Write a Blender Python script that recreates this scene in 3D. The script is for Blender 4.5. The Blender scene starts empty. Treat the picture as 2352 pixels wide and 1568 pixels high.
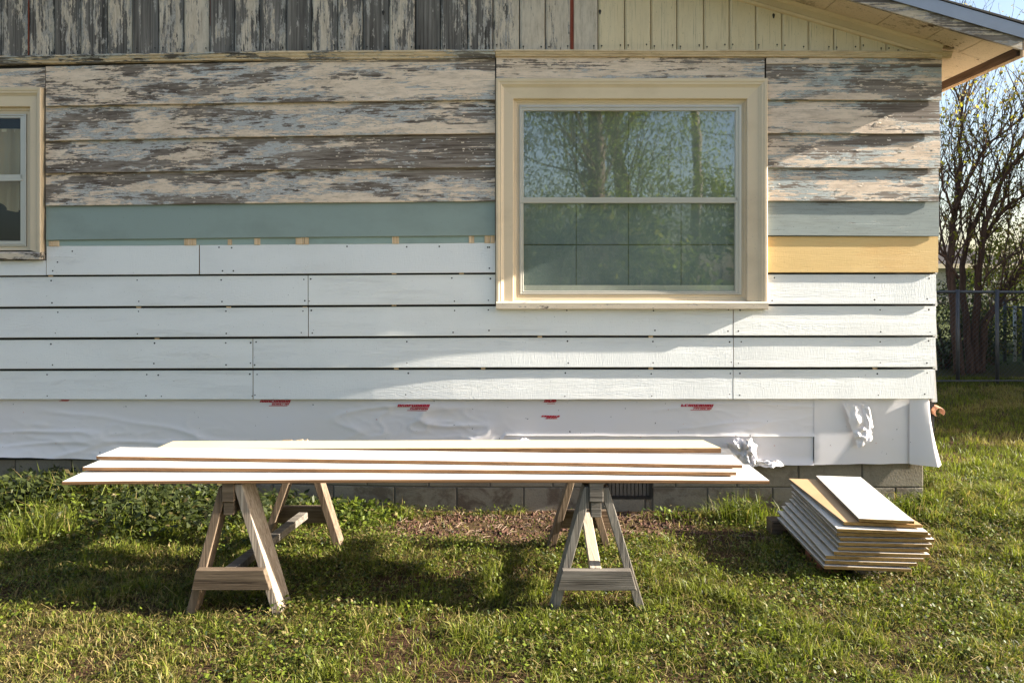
import bpy, math, random
import numpy as np
from mathutils import Vector, Matrix, noise as mnoise

random.seed(7)
RNG = np.random.default_rng(11)
SC = bpy.context.scene
COL = SC.collection

# ------------------------------------------------------------------ camera
CAM_Y, CAM_H, FOC, CX, HOR = -4.88, 1.45, 1750.0, 1176.0, 640.0   # survey of the place: distance to wall, eye height
cam_d = bpy.data.cameras.new('camera')
cam = bpy.data.objects.new('camera', cam_d)
COL.objects.link(cam)
cam.location = (0, CAM_Y, CAM_H)
cam.rotation_euler = (math.radians(90), 0, 0)
cam_d.sensor_width = 36.0
cam_d.lens = 36.0 * FOC / 2352.0
cam_d.shift_y = -(784.0 - HOR) / 2352.0
cam_d.clip_end = 2000
SC.camera = cam

# ------------------------------------------------------------------ light
SUN_DIR = Vector((1.0, -0.068, 0.43)).normalized()      # towards the sun
elev = math.asin(SUN_DIR.z)
azim = math.atan2(SUN_DIR.x, SUN_DIR.y)                  # from +Y towards +X
world = bpy.data.worlds.new('World')
SC.world = world
world.use_nodes = True
wn = world.node_tree
sky = wn.nodes.new('ShaderNodeTexSky')
sky.sky_type = 'NISHITA'
sky.sun_disc = False
sky.sun_elevation = elev
sky.sun_rotation = azim
sky.air_density = 1.0
sky.dust_density = 2.0
sky.ozone_density = 1.0
bg = wn.nodes['Background']
bg.inputs['Strength'].default_value = 0.070
wn.links.new(sky.outputs['Color'], bg.inputs['Color'])
sun_d = bpy.data.lights.new('sun', 'SUN')
sun_d.energy = 5.0
sun_d.angle = math.radians(0.53)
sun_d.color = (1.0, 0.92, 0.79)
sun = bpy.data.objects.new('sun', sun_d)
COL.objects.link(sun)
sun.rotation_euler = (-SUN_DIR).to_track_quat('-Z', 'Y').to_euler()
SC.view_settings.view_transform = 'Standard'
SC.view_settings.look = 'None'
SC.view_settings.gamma = 1.0
SC.view_settings.exposure = 1.95
SC.view_settings.use_curve_mapping = False
SC.view_settings.use_white_balance = True
SC.view_settings.white_balance_temperature = 6450.0
SC.view_settings.white_balance_tint = 10.0

# ------------------------------------------------------------------ survey helpers
def bow(x):
    """added bend: west of the big window the wall turns away from the sun"""
    a, b, s = 0.10, -1.25, 0.085  # bend range and slope, shaped so the west siding stays unlit
    if x >= a:
        return 0.0
    L = a - b
    t = min(1.0, (a - x) / L)
    y = s * L * (t ** 3 - t ** 4 / 2.0)
    if x < b:
        y += s * (b - x)
    return y

def P(X, Y, off=0.0):
    x = 0.0
    for _ in range(5):
        d = -CAM_Y + off + bow(x)
        x = (X - CX) / FOC * d
    d = -CAM_Y + off + bow(x)
    return Vector((x, off + bow(x), CAM_H - (Y - HOR) / FOC * d))

def at(X, Y, d):
    return Vector(((X - CX) / FOC * d, CAM_Y + d, CAM_H - (Y - HOR) / FOC * d))

def atz(X, Y, z):
    d = FOC * (CAM_H - z) / (Y - HOR)
    return Vector(((X - CX) / FOC * d, CAM_Y + d, z))

def lerp_line(pts):
    def f(X):
        if X <= pts[0][0]:
            if len(pts) == 1: return pts[0][1]
            (a, b), (c, d) = pts[0], pts[1]
            return b + (d - b) * (X - a) / (c - a)
        for (a, b), (c, d) in zip(pts, pts[1:]):
            if X <= c:
                return b + (d - b) * (X - a) / (c - a)
        return pts[-1][1]
    return f

# ------------------------------------------------------------------ mesh builder
class MB:
    def __init__(s):
        s.v, s.f, s.m = [], [], []
    def vert(s, p):
        s.v.append(tuple(p)); return len(s.v) - 1
    def face(s, idx, m=0):
        s.f.append(tuple(idx)); s.m.append(m)
    def quad(s, a, b, c, d, m=0):
        i = len(s.v); s.v += [tuple(a), tuple(b), tuple(c), tuple(d)]; s.face((i, i+1, i+2, i+3), m)
    def box(s, lo, hi, m=0, mat=None):
        x0, y0, z0 = lo; x1, y1, z1 = hi
        ps = [Vector(p) for p in ((x0,y0,z0),(x1,y0,z0),(x1,y1,z0),(x0,y1,z0),(x0,y0,z1),(x1,y0,z1),(x1,y1,z1),(x0,y1,z1))]
        if mat is not None: ps = [mat @ p for p in ps]
        s.hexa(ps, m)
    def hexa(s, ps, m=0, bev=0.0):
        i = len(s.v); s.v += [tuple(p) for p in ps]
        for k, f in enumerate(((3,2,1,0),(4,5,6,7),(0,1,5,4),(1,2,6,5),(2,3,7,6),(3,0,4,7))):
            s.face(tuple(i + j for j in f), m[k] if isinstance(m, (list, tuple)) else m)
    def beam(s, a, b, w, t, side=Vector((0,1,0)), m=0):
        """bar from a to b; t across 'side', w across the third axis"""
        a, b = Vector(a), Vector(b)
        ax = (b - a).normalized()
        u = (side - ax * side.dot(ax)).normalized()
        v = ax.cross(u).normalized()
        ps = []
        for p in (a, b):
            for (i, j) in ((-1,-1),(1,-1),(1,1),(-1,1)):
                ps.append(p + v * (i * w / 2) + u * (j * t / 2))
        s.hexa(ps, m)
    def tube(s, pts, rads, n=6, m=0, cap=True):
        pts = [Vector(p) for p in pts]
        rings = []
        up = Vector((0.13, 0.31, 0.94))
        for k, p in enumerate(pts):
            a = pts[max(0, k-1)]; b = pts[min(len(pts)-1, k+1)]
            t = (b - a)
            if t.length < 1e-9: t = Vector((0,0,1))
            t.normalize()
            u = t.cross(up)
            if u.length < 1e-4: u = t.cross(Vector((1,0,0)))
            u.normalize(); w = t.cross(u)
            r = rads[k] if isinstance(rads, (list, tuple)) else rads
            ring = []
            for q in range(n):
                an = 2 * math.pi * q / n
                ring.append(s.vert(p + u * (r * math.cos(an)) + w * (r * math.sin(an))))
            rings.append(ring)
        for r0, r1 in zip(rings, rings[1:]):
            for q in range(n):
                s.face((r0[q], r0[(q+1) % n], r1[(q+1) % n], r1[q]), m)
        if cap:
            s.face(tuple(reversed(rings[0])), m); s.face(tuple(rings[-1]), m)
    def build(s, name, mats, parent=None, smooth=False, bevel=0.0):
        me = bpy.data.meshes.new(name)
        me.from_pydata(s.v, [], s.f)
        if not isinstance(mats, (list, tuple)): mats = [mats]
        for m in mats: me.materials.append(m)
        if len(mats) > 1:
            me.polygons.foreach_set('material_index', s.m)
        if smooth:
            me.polygons.foreach_set('use_smooth', [True] * len(me.polygons))
        me.validate(); me.update()
        o = bpy.data.objects.new(name, me)
        COL.objects.link(o)
        if parent is not None: o.parent = parent
        if bevel:
            b = o.modifiers.new('edge', 'BEVEL'); b.width = bevel; b.segments = 1; b.limit_method = 'ANGLE'
        return o

def tag(o, label=None, cat=None, group=None, kind=None):
    if label: o['label'] = label
    if cat: o['category'] = cat
    if group: o['group'] = group
    if kind: o['kind'] = kind
    return o

def empty(name, loc, label=None, cat=None, group=None):
    o = bpy.data.objects.new(name, None)
    o.empty_display_size = 0.1
    COL.objects.link(o)
    o.location = loc
    return tag(o, label, cat, group)

def recenter(o, base):
    """put a mesh's origin at its base point"""
    base = Vector(base)
    o.data.transform(Matrix.Translation(-base))
    o.location = base
    return o

# ------------------------------------------------------------------ material helpers
class G:
    def __init__(s, name):
        s.mat = bpy.data.materials.new(name); s.mat.use_nodes = True
        s.t = s.mat.node_tree; s.b = s.t.nodes['Principled BSDF']; s.out = s.t.nodes['Material Output']
    def n(s, typ, ins=None, **kw):
        nd = s.t.nodes.new(typ)
        for k, v in kw.items(): setattr(nd, k, v)
        if ins:
            for k, v in ins.items(): s.set(nd.inputs[k], v)
        return nd
    def set(s, sock, v):
        if isinstance(v, bpy.types.NodeSocket): s.t.links.new(v, sock)
        elif isinstance(v, bpy.types.Node): s.t.links.new(v.outputs[0], sock)
        else:
            if hasattr(sock.default_value, '__len__') and not hasattr(v, '__len__'): v = [v] * len(sock.default_value)
            if sock.type == 'RGBA' and len(v) == 3: v = (*v, 1)
            sock.default_value = v
    def math(s, op, a, b=None, c=None, clamp=False):
        nd = s.t.nodes.new('ShaderNodeMath'); nd.operation = op; nd.use_clamp = clamp
        for i, v in enumerate((a, b, c)):
            if v is not None: s.set(nd.inputs[i], v)
        return nd.outputs[0]
    def mix(s, f, a, b, mode='MIX'):
        nd = s.t.nodes.new('ShaderNodeMixRGB'); nd.blend_type = mode
        s.set(nd.inputs[0], f); s.set(nd.inputs[1], a); s.set(nd.inputs[2], b)
        return nd.outputs[0]
    def ramp(s, f, stops):
        nd = s.t.nodes.new('ShaderNodeValToRGB'); s.set(nd.inputs[0], f)
        cr = nd.color_ramp
        while len(cr.elements) < len(stops): cr.elements.new(0.5)
        for e, (p, c) in zip(cr.elements, stops):
            e.position = p; e.color = (*c, 1) if len(c) == 3 else c
        return nd.outputs[0]
    def coords(s, scale=(1,1,1), rnd=True, amount=37.0):
        tc = s.n('ShaderNodeTexCoord')
        v = tc.outputs['Object']
        if rnd:
            oi = s.n('ShaderNodeObjectInfo')
            sc = s.n('ShaderNodeVectorMath', operation='SCALE'); s.set(sc.inputs[0], (1.0, 0.37, 1.7)); s.set(sc.inputs['Scale'], s.math('MULTIPLY', oi.outputs['Random'], amount))
            ad = s.n('ShaderNodeVectorMath', operation='ADD'); s.set(ad.inputs[0], v); s.set(ad.inputs[1], sc.outputs[0])
            v = ad.outputs[0]
        mp = s.n('ShaderNodeMapping'); s.set(mp.inputs['Vector'], v); mp.inputs['Scale'].default_value = scale
        return mp.outputs[0]
    def noise(s, vec, scale=1.0, detail=4, rough=0.55, dist=0.0):
        nd = s.n('ShaderNodeTexNoise'); s.set(nd.inputs['Vector'], vec)
        nd.inputs['Scale'].default_value = scale; nd.inputs['Detail'].default_value = detail
        nd.inputs['Roughness'].default_value = rough; nd.inputs['Distortion'].default_value = dist
        return nd.outputs['Fac']
    def step(s, v, thr, k=12.0):
        return s.math('MULTIPLY_ADD', s.math('SUBTRACT', v, thr), k, 0.5, clamp=True)
    def attr(s, name, typ='OBJECT'):
        nd = s.n('ShaderNodeAttribute'); nd.attribute_type = typ; nd.attribute_name = name
        return nd
    def bump(s, h, strength=0.5, dist=0.01):
        nd = s.n('ShaderNodeBump'); nd.inputs['Strength'].default_value = strength; nd.inputs['Distance'].default_value = dist
        s.set(nd.inputs['Height'], h); s.set(s.b.inputs['Normal'], nd.outputs[0])
    def fin(s, color, rough=0.6, spec=0.4):
        s.set(s.b.inputs['Base Color'], color); s.set(s.b.inputs['Roughness'], rough)
        s.b.inputs['Specular IOR Level'].default_value = spec
        return s.mat

def ax(scale_along, scale_across, axis):
    # grain axis 'x', 'y' or 'z'
    return {'x': (scale_along, scale_across, scale_across), 'y': (scale_across, scale_along, scale_across), 'z': (scale_across, scale_across, scale_along)}[axis]

def m_peel(name, axis, cream, under, wood_d, wood_l, flake=(1.5, 10.5), lowamp=0.8, soilamt=0.75):
    g = G(name)
    big = g.noise(g.coords(ax(flake[0], flake[1], axis)), 1.0, 8, 0.64, 0.1)
    sec = g.noise(g.coords(ax(flake[0]*1.3, flake[1]*0.8, axis), amount=61.0), 1.0, 7, 0.62, 0.2)
    grain = g.noise(g.coords(ax(1.7, 85.0, axis)), 1.0, 5, 0.65, 0.5)
    mid = g.noise(g.coords(ax(2.0, 9.0, axis), amount=23.0), 1.0, 3, 0.5)
    fine = g.noise(g.coords(ax(60.0, 160.0, axis)), 1.0, 3, 0.6)
    low = g.noise(g.coords(ax(0.9, 4.5, axis), amount=83.0), 1.0, 3, 0.5)
    wear = g.math('ADD', g.attr('wear').outputs['Fac'], g.math('MULTIPLY', g.math('SUBTRACT', low, 0.5), lowamp))
    crack = g.noise(g.coords(ax(3.5, 230.0, axis), amount=29.0), 1.0, 4, 0.6, 0.5)
    mot = g.noise(g.coords(ax(flake[0] * 8.0, flake[1] * 4.2, axis), amount=43.0), 1.0, 6, 0.7, 0.2)
    v = g.math('ADD', g.math('MULTIPLY', big, 0.52), g.math('ADD', g.math('MULTIPLY', mot, 0.25), g.math('MULTIPLY', grain, 0.23)))
    v = g.math('MULTIPLY_ADD', g.math('SUBTRACT', v, 0.5), 1.25, 0.5)
    thr = g.math('MULTIPLY_ADD', wear, 0.36, 0.315)
    top = g.step(v, thr, 40.0)
    thr2 = g.math('ADD', thr, g.math('MULTIPLY_ADD', g.math('SUBTRACT', sec, 0.5), 0.42, -0.030))
    blue = g.step(v, thr2, 30.0)
    wood = g.ramp(g.math('ADD', g.math('MULTIPLY', grain, 0.75), g.math('MULTIPLY', mid, 0.35)), [(0.40, wood_d), (0.68, wood_l)])
    c_under = g.mix(g.step(sec, 0.47, 6.0), under, tuple(min(1, u*1.25+0.03) for u in under))
    c_top = g.mix(g.math('MULTIPLY', mid, 0.5), cream, tuple(u * w for u, w in zip(cream, (0.98, 0.84, 0.66))))
    c_top = g.mix(g.step(fine, 0.68, 14.0), c_top, tuple(u*0.55 for u in cream))
    soil = g.noise(g.coords(ax(7.0, 34.0, axis), amount=13.0), 1.0, 6, 0.72)
    c_top = g.mix(soilamt, c_top, g.ramp(soil, [(0.36, (0.66, 0.64, 0.62)), (0.56, (1.0, 1.0, 1.0))]), 'MULTIPLY')
    c = g.mix(blue, wood, c_under)
    c = g.mix(top, c, c_top)
    c = g.mix(g.math('MULTIPLY', g.step(crack, 0.63, 16.0), 0.55), c, tuple(u*0.8 for u in wood_d))
    # thin shadow line painted along the broken paint edge
    rim_shade = g.math('SUBTRACT', g.step(v, g.math('SUBTRACT', thr, 0.012), 60.0), g.step(v, g.math('ADD', thr, 0.004), 60.0), clamp=True)
    c = g.mix(g.math('MULTIPLY', rim_shade, 0.5), c, tuple(u*0.5 for u in wood_d))
    h = g.math('ADD', g.math('MULTIPLY', top, 0.55), g.math('ADD', g.math('MULTIPLY', blue, 0.3), g.math('MULTIPLY', g.math('MULTIPLY_ADD', top, -0.7, 1.0), g.math('MULTIPLY', grain, 0.7))))
    g.bump(h, 0.7, 0.0035)
    return g.fin(c, 0.72, 0.25)

def m_board(name, col, axis='x', strength=0.5, dist=0.0012, dirt=0.25, rough=0.5, weave=True, dirtcol=(0.35, 0.33, 0.3)):
    g = G(name)
    gr = g.noise(g.coords(ax(1.1, 26.0, axis)), 1.0, 3, 0.5, 1.2)
    wv = g.math('SINE', g.math('MULTIPLY', gr, 95.0))
    amp = g.noise(g.coords(ax(1.2, 7.0, axis), amount=51.0), 1.0, 2, 0.5)
    wv = g.math('MULTIPLY', wv, g.step(amp, 0.50, 5.0))
    fine = g.noise(g.coords(ax(190.0, 22.0, axis)), 1.0, 3, 0.6)
    fin2 = g.noise(g.coords(ax(12.0, 260.0, axis)), 1.0, 3, 0.6)
    blot = g.noise(g.coords((1.6, 1.6, 3.0)), 1.0, 5, 0.6)
    spk = g.noise(g.coords((120, 120, 120)), 1.0, 2, 0.5)
    c = g.mix(g.math('MULTIPLY', g.step(blot, 0.60, 5.0), dirt), col, tuple(a*b*1.6 for a, b in zip(col, dirtcol)))
    c = g.mix(g.math('MULTIPLY', g.step(spk, 0.735, 40.0), 0.45), c, (0.12, 0.11, 0.09))
    tint = g.n('ShaderNodeObjectInfo').outputs['Random']
    c = g.mix(1.0, c, g.ramp(tint, [(0.0, (0.93, 0.94, 0.95)), (1.0, (1.0, 1.0, 0.985))]), 'MULTIPLY')
    h = g.math('ADD', g.math('MULTIPLY', wv, 0.22), g.math('ADD', g.math('MULTIPLY', fine, 0.75 if weave else 0.2), g.math('MULTIPLY', fin2, 0.6)))
    g.bump(h, strength, dist)
    return g.fin(c, rough, 0.35)

def m_wood(name, dark, light, axis='y', scale=1.0, rough=0.75, bump=0.5):
    g = G(name)
    gr = g.noise(g.coords(ax(3.0*scale, 75.0*scale, axis)), 1.0, 6, 0.62, 0.8)
    bl = g.noise(g.coords(ax(2.0, 9.0, axis), amount=19.0), 1.0, 4, 0.6)
    cr = g.noise(g.coords(ax(4.0, 180.0, axis), amount=71.0), 1.0, 3, 0.5)
    c = g.ramp(g.math('ADD', g.math('MULTIPLY', gr, 0.7), g.math('MULTIPLY', bl, 0.35)), [(0.34, dark), (0.70, light)])
    c = g.mix(g.math('MULTIPLY', g.step(cr, 0.64, 12.0), 0.65), c, tuple(u*0.35 for u in dark))
    g.bump(g.math('ADD', gr, g.math('MULTIPLY', cr, -0.8)), bump, 0.003)
    return g.fin(c, rough, 0.2)

def m_plain(name, col, rough=0.5, var=0.15, scale=8.0, bump=0.1, spec=0.4, metal=0.0):
    g = G(name)
    a = g.noise(g.coords((scale,)*3), 1.0, 5, 0.6)
    b = g.noise(g.coords((scale*12,)*3), 1.0, 3, 0.6)
    c = g.mix(g.math('MULTIPLY', a, 1.0), tuple(u*(1-var) for u in col), tuple(min(1, u*(1+var)) for u in col))
    g.bump(g.math('ADD', a, g.math('MULTIPLY', b, 0.4)), bump, 0.002)
    g.b.inputs['Metallic'].default_value = metal
    return g.fin(c, rough, spec)

def m_leaf(name, dark, light, dry, transl=0.35, hue=True):
    g = G(name)
    a = g.attr('tint', 'GEOMETRY')
    sep = g.n('ShaderNodeSeparateColor', {0: a.outputs['Color']})
    c = g.mix(sep.outputs[0], dark, light)
    c = g.mix(sep.outputs[1], c, dry)
    g.fin(c, 0.5, 0.28)
    tr = g.n('ShaderNodeBsdfTranslucent', {'Color': g.mix(1.0, c, (1.5, 1.6, 0.9, 1), 'MULTIPLY')})
    mx = g.n('ShaderNodeMixShader', {0: transl, 1: g.b.outputs[0], 2: tr.outputs[0]})
    g.t.links.new(mx.outputs[0], g.out.inputs[0])
    return g.mat

M = {}
M['peel'] = m_peel('peeling_siding_paint', 'x', (0.77, 0.645, 0.52), (0.46, 0.46, 0.445), (0.075, 0.053, 0.039), (0.32, 0.272, 0.225))
M['peel_r'] = m_peel('peeling_siding_paint_dry', 'x', (0.74, 0.62, 0.51), (0.40, 0.43, 0.42), (0.092, 0.068, 0.052), (0.33, 0.28, 0.235))
M['gable'] = m_peel('peeling_gable_paint', 'z', (0.58, 0.525, 0.445), (0.38, 0.36, 0.33), (0.050, 0.044, 0.039), (0.22, 0.205, 0.187), flake=(4.0, 24.0), lowamp=0.35)
M['gable_clean'] = m_peel('cream_gable_paint', 'z', (0.68, 0.59, 0.41), (0.45, 0.42, 0.34), (0.09, 0.08, 0.07), (0.30, 0.28, 0.25), flake=(3.0, 16.0), lowamp=0.1, soilamt=0.15)
M['green'] = m_board('old_green_paint', (0.265, 0.325, 0.295), strength=0.5, dist=0.0006, dirt=0.35, rough=0.5, weave=False)
M['green_worn'] = m_peel('worn_green_paint', 'x', (0.30, 0.345, 0.345), (0.40, 0.42, 0.40), (0.16, 0.15, 0.14), (0.40, 0.37, 0.33), lowamp=0.2, soilamt=0.3)
M['yellow'] = m_board('yellow_primer', (0.73, 0.50, 0.21), strength=0.6, dist=0.0010, dirt=0.5, dirtcol=(0.60, 0.46, 0.34))
M['white'] = m_board('white_primed_board', (0.80, 0.80, 0.78), strength=0.8, dist=0.0022, dirt=0.12)
M['white_top'] = m_board('white_primed_plank', (0.80, 0.775, 0.72), strength=0.4, dist=0.0008, dirt=0.10)
M['cream_top'] = m_board('cream_plank_face', (0.74, 0.62, 0.40), strength=0.4, dist=0.0006, dirt=0.15, weave=False)
M['edge'] = m_wood('hardboard_edge', (0.15, 0.080, 0.040), (0.36, 0.20, 0.10), 'x', 1.0, 0.8, 0.4)
M['edge_y'] = m_wood('hardboard_edge_short', (0.17, 0.095, 0.030), (0.48, 0.29, 0.10), 'x', 2.0, 0.8, 0.6)
M['tan_face'] = m_board('bare_hardboard_back', (0.50, 0.32, 0.17), axis='y', strength=0.3, dist=0.0005, dirt=0.3, weave=False)
M['side'] = m_wood('shaded_board_side', (0.14, 0.12, 0.09), (0.34, 0.30, 0.24), 'y', 0.8, 0.8, 0.4)  # shade on the pile's west faces put into this greyer colour
M['offcut'] = m_board('white_primed_offcut', (0.78, 0.74, 0.67), axis='y', strength=0.5, dist=0.0008, dirt=0.2)
M['trim'] = m_board('cream_trim_paint', (0.70, 0.57, 0.39), strength=0.3, dist=0.0005, dirt=0.35, rough=0.45, weave=False)
M['trim_z'] = m_board('cream_trim_paint_upright', (0.68, 0.55, 0.39), axis='z', strength=0.3, dist=0.0005, dirt=0.35, rough=0.45, weave=False)
M['trim_old'] = m_peel('worn_cream_trim', 'x', (0.66, 0.54, 0.37), (0.42, 0.42, 0.38), (0.06, 0.05, 0.04), (0.24, 0.22, 0.19), flake=(3.0, 22.0), lowamp=0.4)
M['sill'] = m_peel('worn_sill_paint', 'x', (0.68, 0.60, 0.49), (0.55, 0.50, 0.44), (0.03, 0.025, 0.02), (0.14, 0.12, 0.10), flake=(4.0, 30.0), lowamp=0.4, soilamt=0.3)
M['soffit'] = m_peel('soffit_paint', 'x', (0.62, 0.53, 0.39), (0.45, 0.37, 0.25), (0.05, 0.03, 0.02), (0.20, 0.13, 0.08), flake=(4.0, 6.0), lowamp=0.4, soilamt=0.1)
M['fascia'] = m_peel('weathered_fascia', 'x', (0.55, 0.48, 0.38), (0.36, 0.34, 0.32), (0.06, 0.05, 0.045), (0.26, 0.22, 0.18), flake=(2.4, 20.0), lowamp=0.4)
M['fascia_y'] = m_wood('brown_fascia', (0.035, 0.020, 0.012), (0.12, 0.072, 0.042), 'y')
M['drip'] = m_plain('drip_edge_metal', (0.27, 0.31, 0.42), 0.35, 0.2, 5.0, 0.2, 0.6, 0.3)
M['shingle'] = m_plain('asphalt_shingle', (0.06, 0.055, 0.055), 0.9, 0.4, 30.0, 0.6)
M['alu'] = m_plain('aluminium_storm_frame', (0.50, 0.47, 0.41), 0.38, 0.08, 6.0, 0.05, 0.6, 0.25)
M['tar'] = m_plain('dark_sheathing', (0.03, 0.028, 0.026), 0.9, 0.3, 6.0, 0.2)
M['greenstrip'] = m_board('old_green_under_strip', (0.30, 0.39, 0.36), strength=0.4, dist=0.0006, dirt=0.6, weave=False)
M['chip'] = m_plain('cream_paint_chip', (0.66, 0.56, 0.45), 0.7, 0.12, 9.0, 0.05)
M['chip_blue'] = m_plain('pale_blue_paint_chip', (0.42, 0.42, 0.41), 0.7, 0.12, 9.0, 0.05)
M['shim'] = m_wood('raw_pine_shim', (0.50, 0.32, 0.17), (0.78, 0.60, 0.40), 'z', 1.0)
M['nail'] = m_plain('nail_hole', (0.03, 0.028, 0.025), 0.7)
M['black'] = m_plain('unlit_interior_black', (0.012, 0.010, 0.010), 0.9)  # near-black colour stands for unlit space behind openings
M['mark'] = m_plain('red_print', (0.50, 0.014, 0.035), 0.5, 0.2, 60.0)
M['rust'] = m_wood('rusty_strip', (0.10, 0.02, 0.012), (0.28, 0.07, 0.04), 'z')
M['iron'] = m_plain('dark_iron', (0.015, 0.013, 0.012), 0.7, 0.3, 20, 0.3)
M['horse_grey'] = m_wood('weathered_grey_timber', (0.055, 0.046, 0.036), (0.33, 0.295, 0.25), 'z', 0.9, 0.8, 0.9)
M['horse_grey_x'] = m_wood('weathered_grey_timber_flat', (0.060, 0.050, 0.040), (0.29, 0.255, 0.215), 'x', 0.9, 0.8, 0.9)
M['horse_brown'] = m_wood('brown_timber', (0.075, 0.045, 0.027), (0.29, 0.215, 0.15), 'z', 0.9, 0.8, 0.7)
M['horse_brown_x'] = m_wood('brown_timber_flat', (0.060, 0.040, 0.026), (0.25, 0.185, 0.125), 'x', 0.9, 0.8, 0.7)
M['horse_pale'] = m_wood('paler_timber', (0.20, 0.145, 0.105), (0.56, 0.47, 0.38), 'z', 0.9, 0.8, 0.6)  # paler timber, used for the deepest near leg only
M['horse_pine'] = m_wood('pale_timber', (0.33, 0.26, 0.19), (0.62, 0.53, 0.42), 'y', 0.8, 0.75, 0.5)
M['galv'] = m_plain('galvanised_steel', (0.095, 0.098, 0.102), 0.5, 0.25, 12.0, 0.1, 0.5, 0.5)
M['bark'] = m_wood('tree_bark', (0.050, 0.028, 0.020), (0.17, 0.105, 0.075), 'z', 0.5, 0.9, 1.0)
M['bark_light'] = m_wood('pale_tree_bark', (0.08, 0.06, 0.045), (0.26, 0.20, 0.15), 'z', 0.4, 0.9, 1.0)
M['pole'] = m_wood('utility_pole_wood', (0.16, 0.13, 0.10), (0.36, 0.31, 0.26), 'z', 0.4)
M['copper'] = m_plain('tan_curled_strip', (0.55, 0.27, 0.15), 0.5, 0.15)
M['far_roof'] = m_plain('far_roof_shingles', (0.035, 0.029, 0.029), 0.9, 0.4, 3.0, 0.5)
M['far_wall'] = m_plain('far_house_wall', (0.36, 0.33, 0.28), 0.8, 0.1, 1.0)
M['brick'] = m_plain('red_brick', (0.28, 0.11, 0.06), 0.9, 0.3, 20.0, 0.5)
M['stick'] = m_wood('dry_stick', (0.20, 0.13, 0.09), (0.45, 0.34, 0.25), 'x', 2.0)

def m_block():
    g = G('concrete_block')
    a = g.noise(g.coords((3, 3, 3)), 1.0, 6, 0.65)
    b = g.noise(g.coords((70, 70, 70)), 1.0, 4, 0.7)
    st = g.noise(g.coords((5, 5, 7), amount=11.0), 1.0, 7, 0.7, 0.4)
    c = g.mix(a, (0.17, 0.148, 0.11), (0.30, 0.265, 0.205))
    c = g.mix(g.math('MULTIPLY', g.step(st, 0.54, 9.0), g.math('MULTIPLY', g.attr('stain').outputs['Fac'], 0.75)), c, (0.08, 0.052, 0.036))
    c = g.mix(g.math('MULTIPLY', g.step(b, 0.62, 8.0), 0.4), c, (0.12, 0.10, 0.08))
    g.bump(g.math('ADD', a, g.math('MULTIPLY', b, 0.8)), 0.7, 0.006)
    return g.fin(c, 0.9, 0.2)
M['block'] = m_block()
M['mortar'] = m_plain('mortar', (0.12, 0.105, 0.085), 0.95, 0.25, 14.0, 0.6)

def m_wrap():
    g = G('house_wrap_film')
    a = g.noise(g.coords((3, 3, 6), rnd=False), 1.0, 4, 0.5)
    sp = g.noise(g.coords((46, 46, 46), rnd=False), 1.0, 2, 0.5)
    sr = g.noise(g.coords((34, 34, 34), rnd=True), 1.0, 2, 0.5)
    weave = g.noise(g.coords((220, 220, 220), rnd=False), 1.0, 2, 0.5)
    c = g.mix(a, (0.85, 0.83, 0.88), (0.88, 0.82, 0.78))
    c = g.mix(g.step(sp, 0.755, 60.0), c, (0.05, 0.045, 0.05))
    c = g.mix(g.math('MULTIPLY', g.step(sr, 0.765, 50.0), 0.6), c, (0.65, 0.16, 0.08))
    g.bump(g.math('ADD', weave, g.math('MULTIPLY', a, 2.0)), 0.25, 0.0012)
    m = g.fin(c, 0.42, 0.5)
    tr = g.n('ShaderNodeBsdfTranslucent', {'Color': (0.7, 0.68, 0.68, 1)})
    mx = g.n('ShaderNodeMixShader', {0: 0.12, 1: g.b.outputs[0], 2: tr.outputs[0]})
    g.t.links.new(mx.outputs[0], g.out.inputs[0])
    return m
M['wrap'] = m_wrap()

def m_glass(name, refl, dusty=0.10):
    g = G(name)
    g.t.nodes.remove(g.b)
    wob = g.noise(g.coords((1.6, 1.6, 2.2), rnd=True), 1.0, 2, 0.4)
    bp = g.n('ShaderNodeBump', {'Height': wob}); bp.inputs['Strength'].default_value = 0.12; bp.inputs['Distance'].default_value = 0.012
    gl = g.n('ShaderNodeBsdfGlossy', {'Color': (0.95, 0.98, 1.0, 1), 'Roughness': 0.019, 'Normal': bp.outputs[0]})
    tr = g.n('ShaderNodeBsdfTransparent', {'Color': (0.90, 0.95, 0.93, 1)})
    dust = g.noise(g.coords((5, 5, 3)), 1.0, 5, 0.6)
    df = g.n('ShaderNodeBsdfDiffuse', {'Color': (0.55, 0.58, 0.55, 1)})
    mx = g.n('ShaderNodeMixShader', {0: refl, 1: tr.outputs[0], 2: gl.outputs[0]})
    m2 = g.n('ShaderNodeMixShader', {0: g.math('MULTIPLY', dust, dusty), 1: mx.outputs[0], 2: df.outputs[0]})
    g.t.links.new(m2.outputs[0], g.out.inputs[0])
    return g.mat
M['glass'] = m_glass('window_glass', 0.25, 0.09)
M['glass_dim'] = m_glass('window_glass_screened', 0.13, 0.12)
M['glass_west'] = m_glass('window_glass_west', 0.03, 0.012)
M['shade'] = m_plain('green_shade_cloth', (0.155, 0.18, 0.145), 0.8, 0.12, 2.0, 0.05)
M['shade_low'] = m_plain('blue_green_shade_cloth', (0.135, 0.175, 0.165), 0.8, 0.12, 2.0, 0.05)
M['shade_gap'] = m_plain('shade_fold', (0.075, 0.10, 0.045), 0.9)
M['curtain'] = m_plain('tan_curtain', (0.42, 0.31, 0.19), 0.9, 0.1, 4.0, 0.05)

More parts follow.
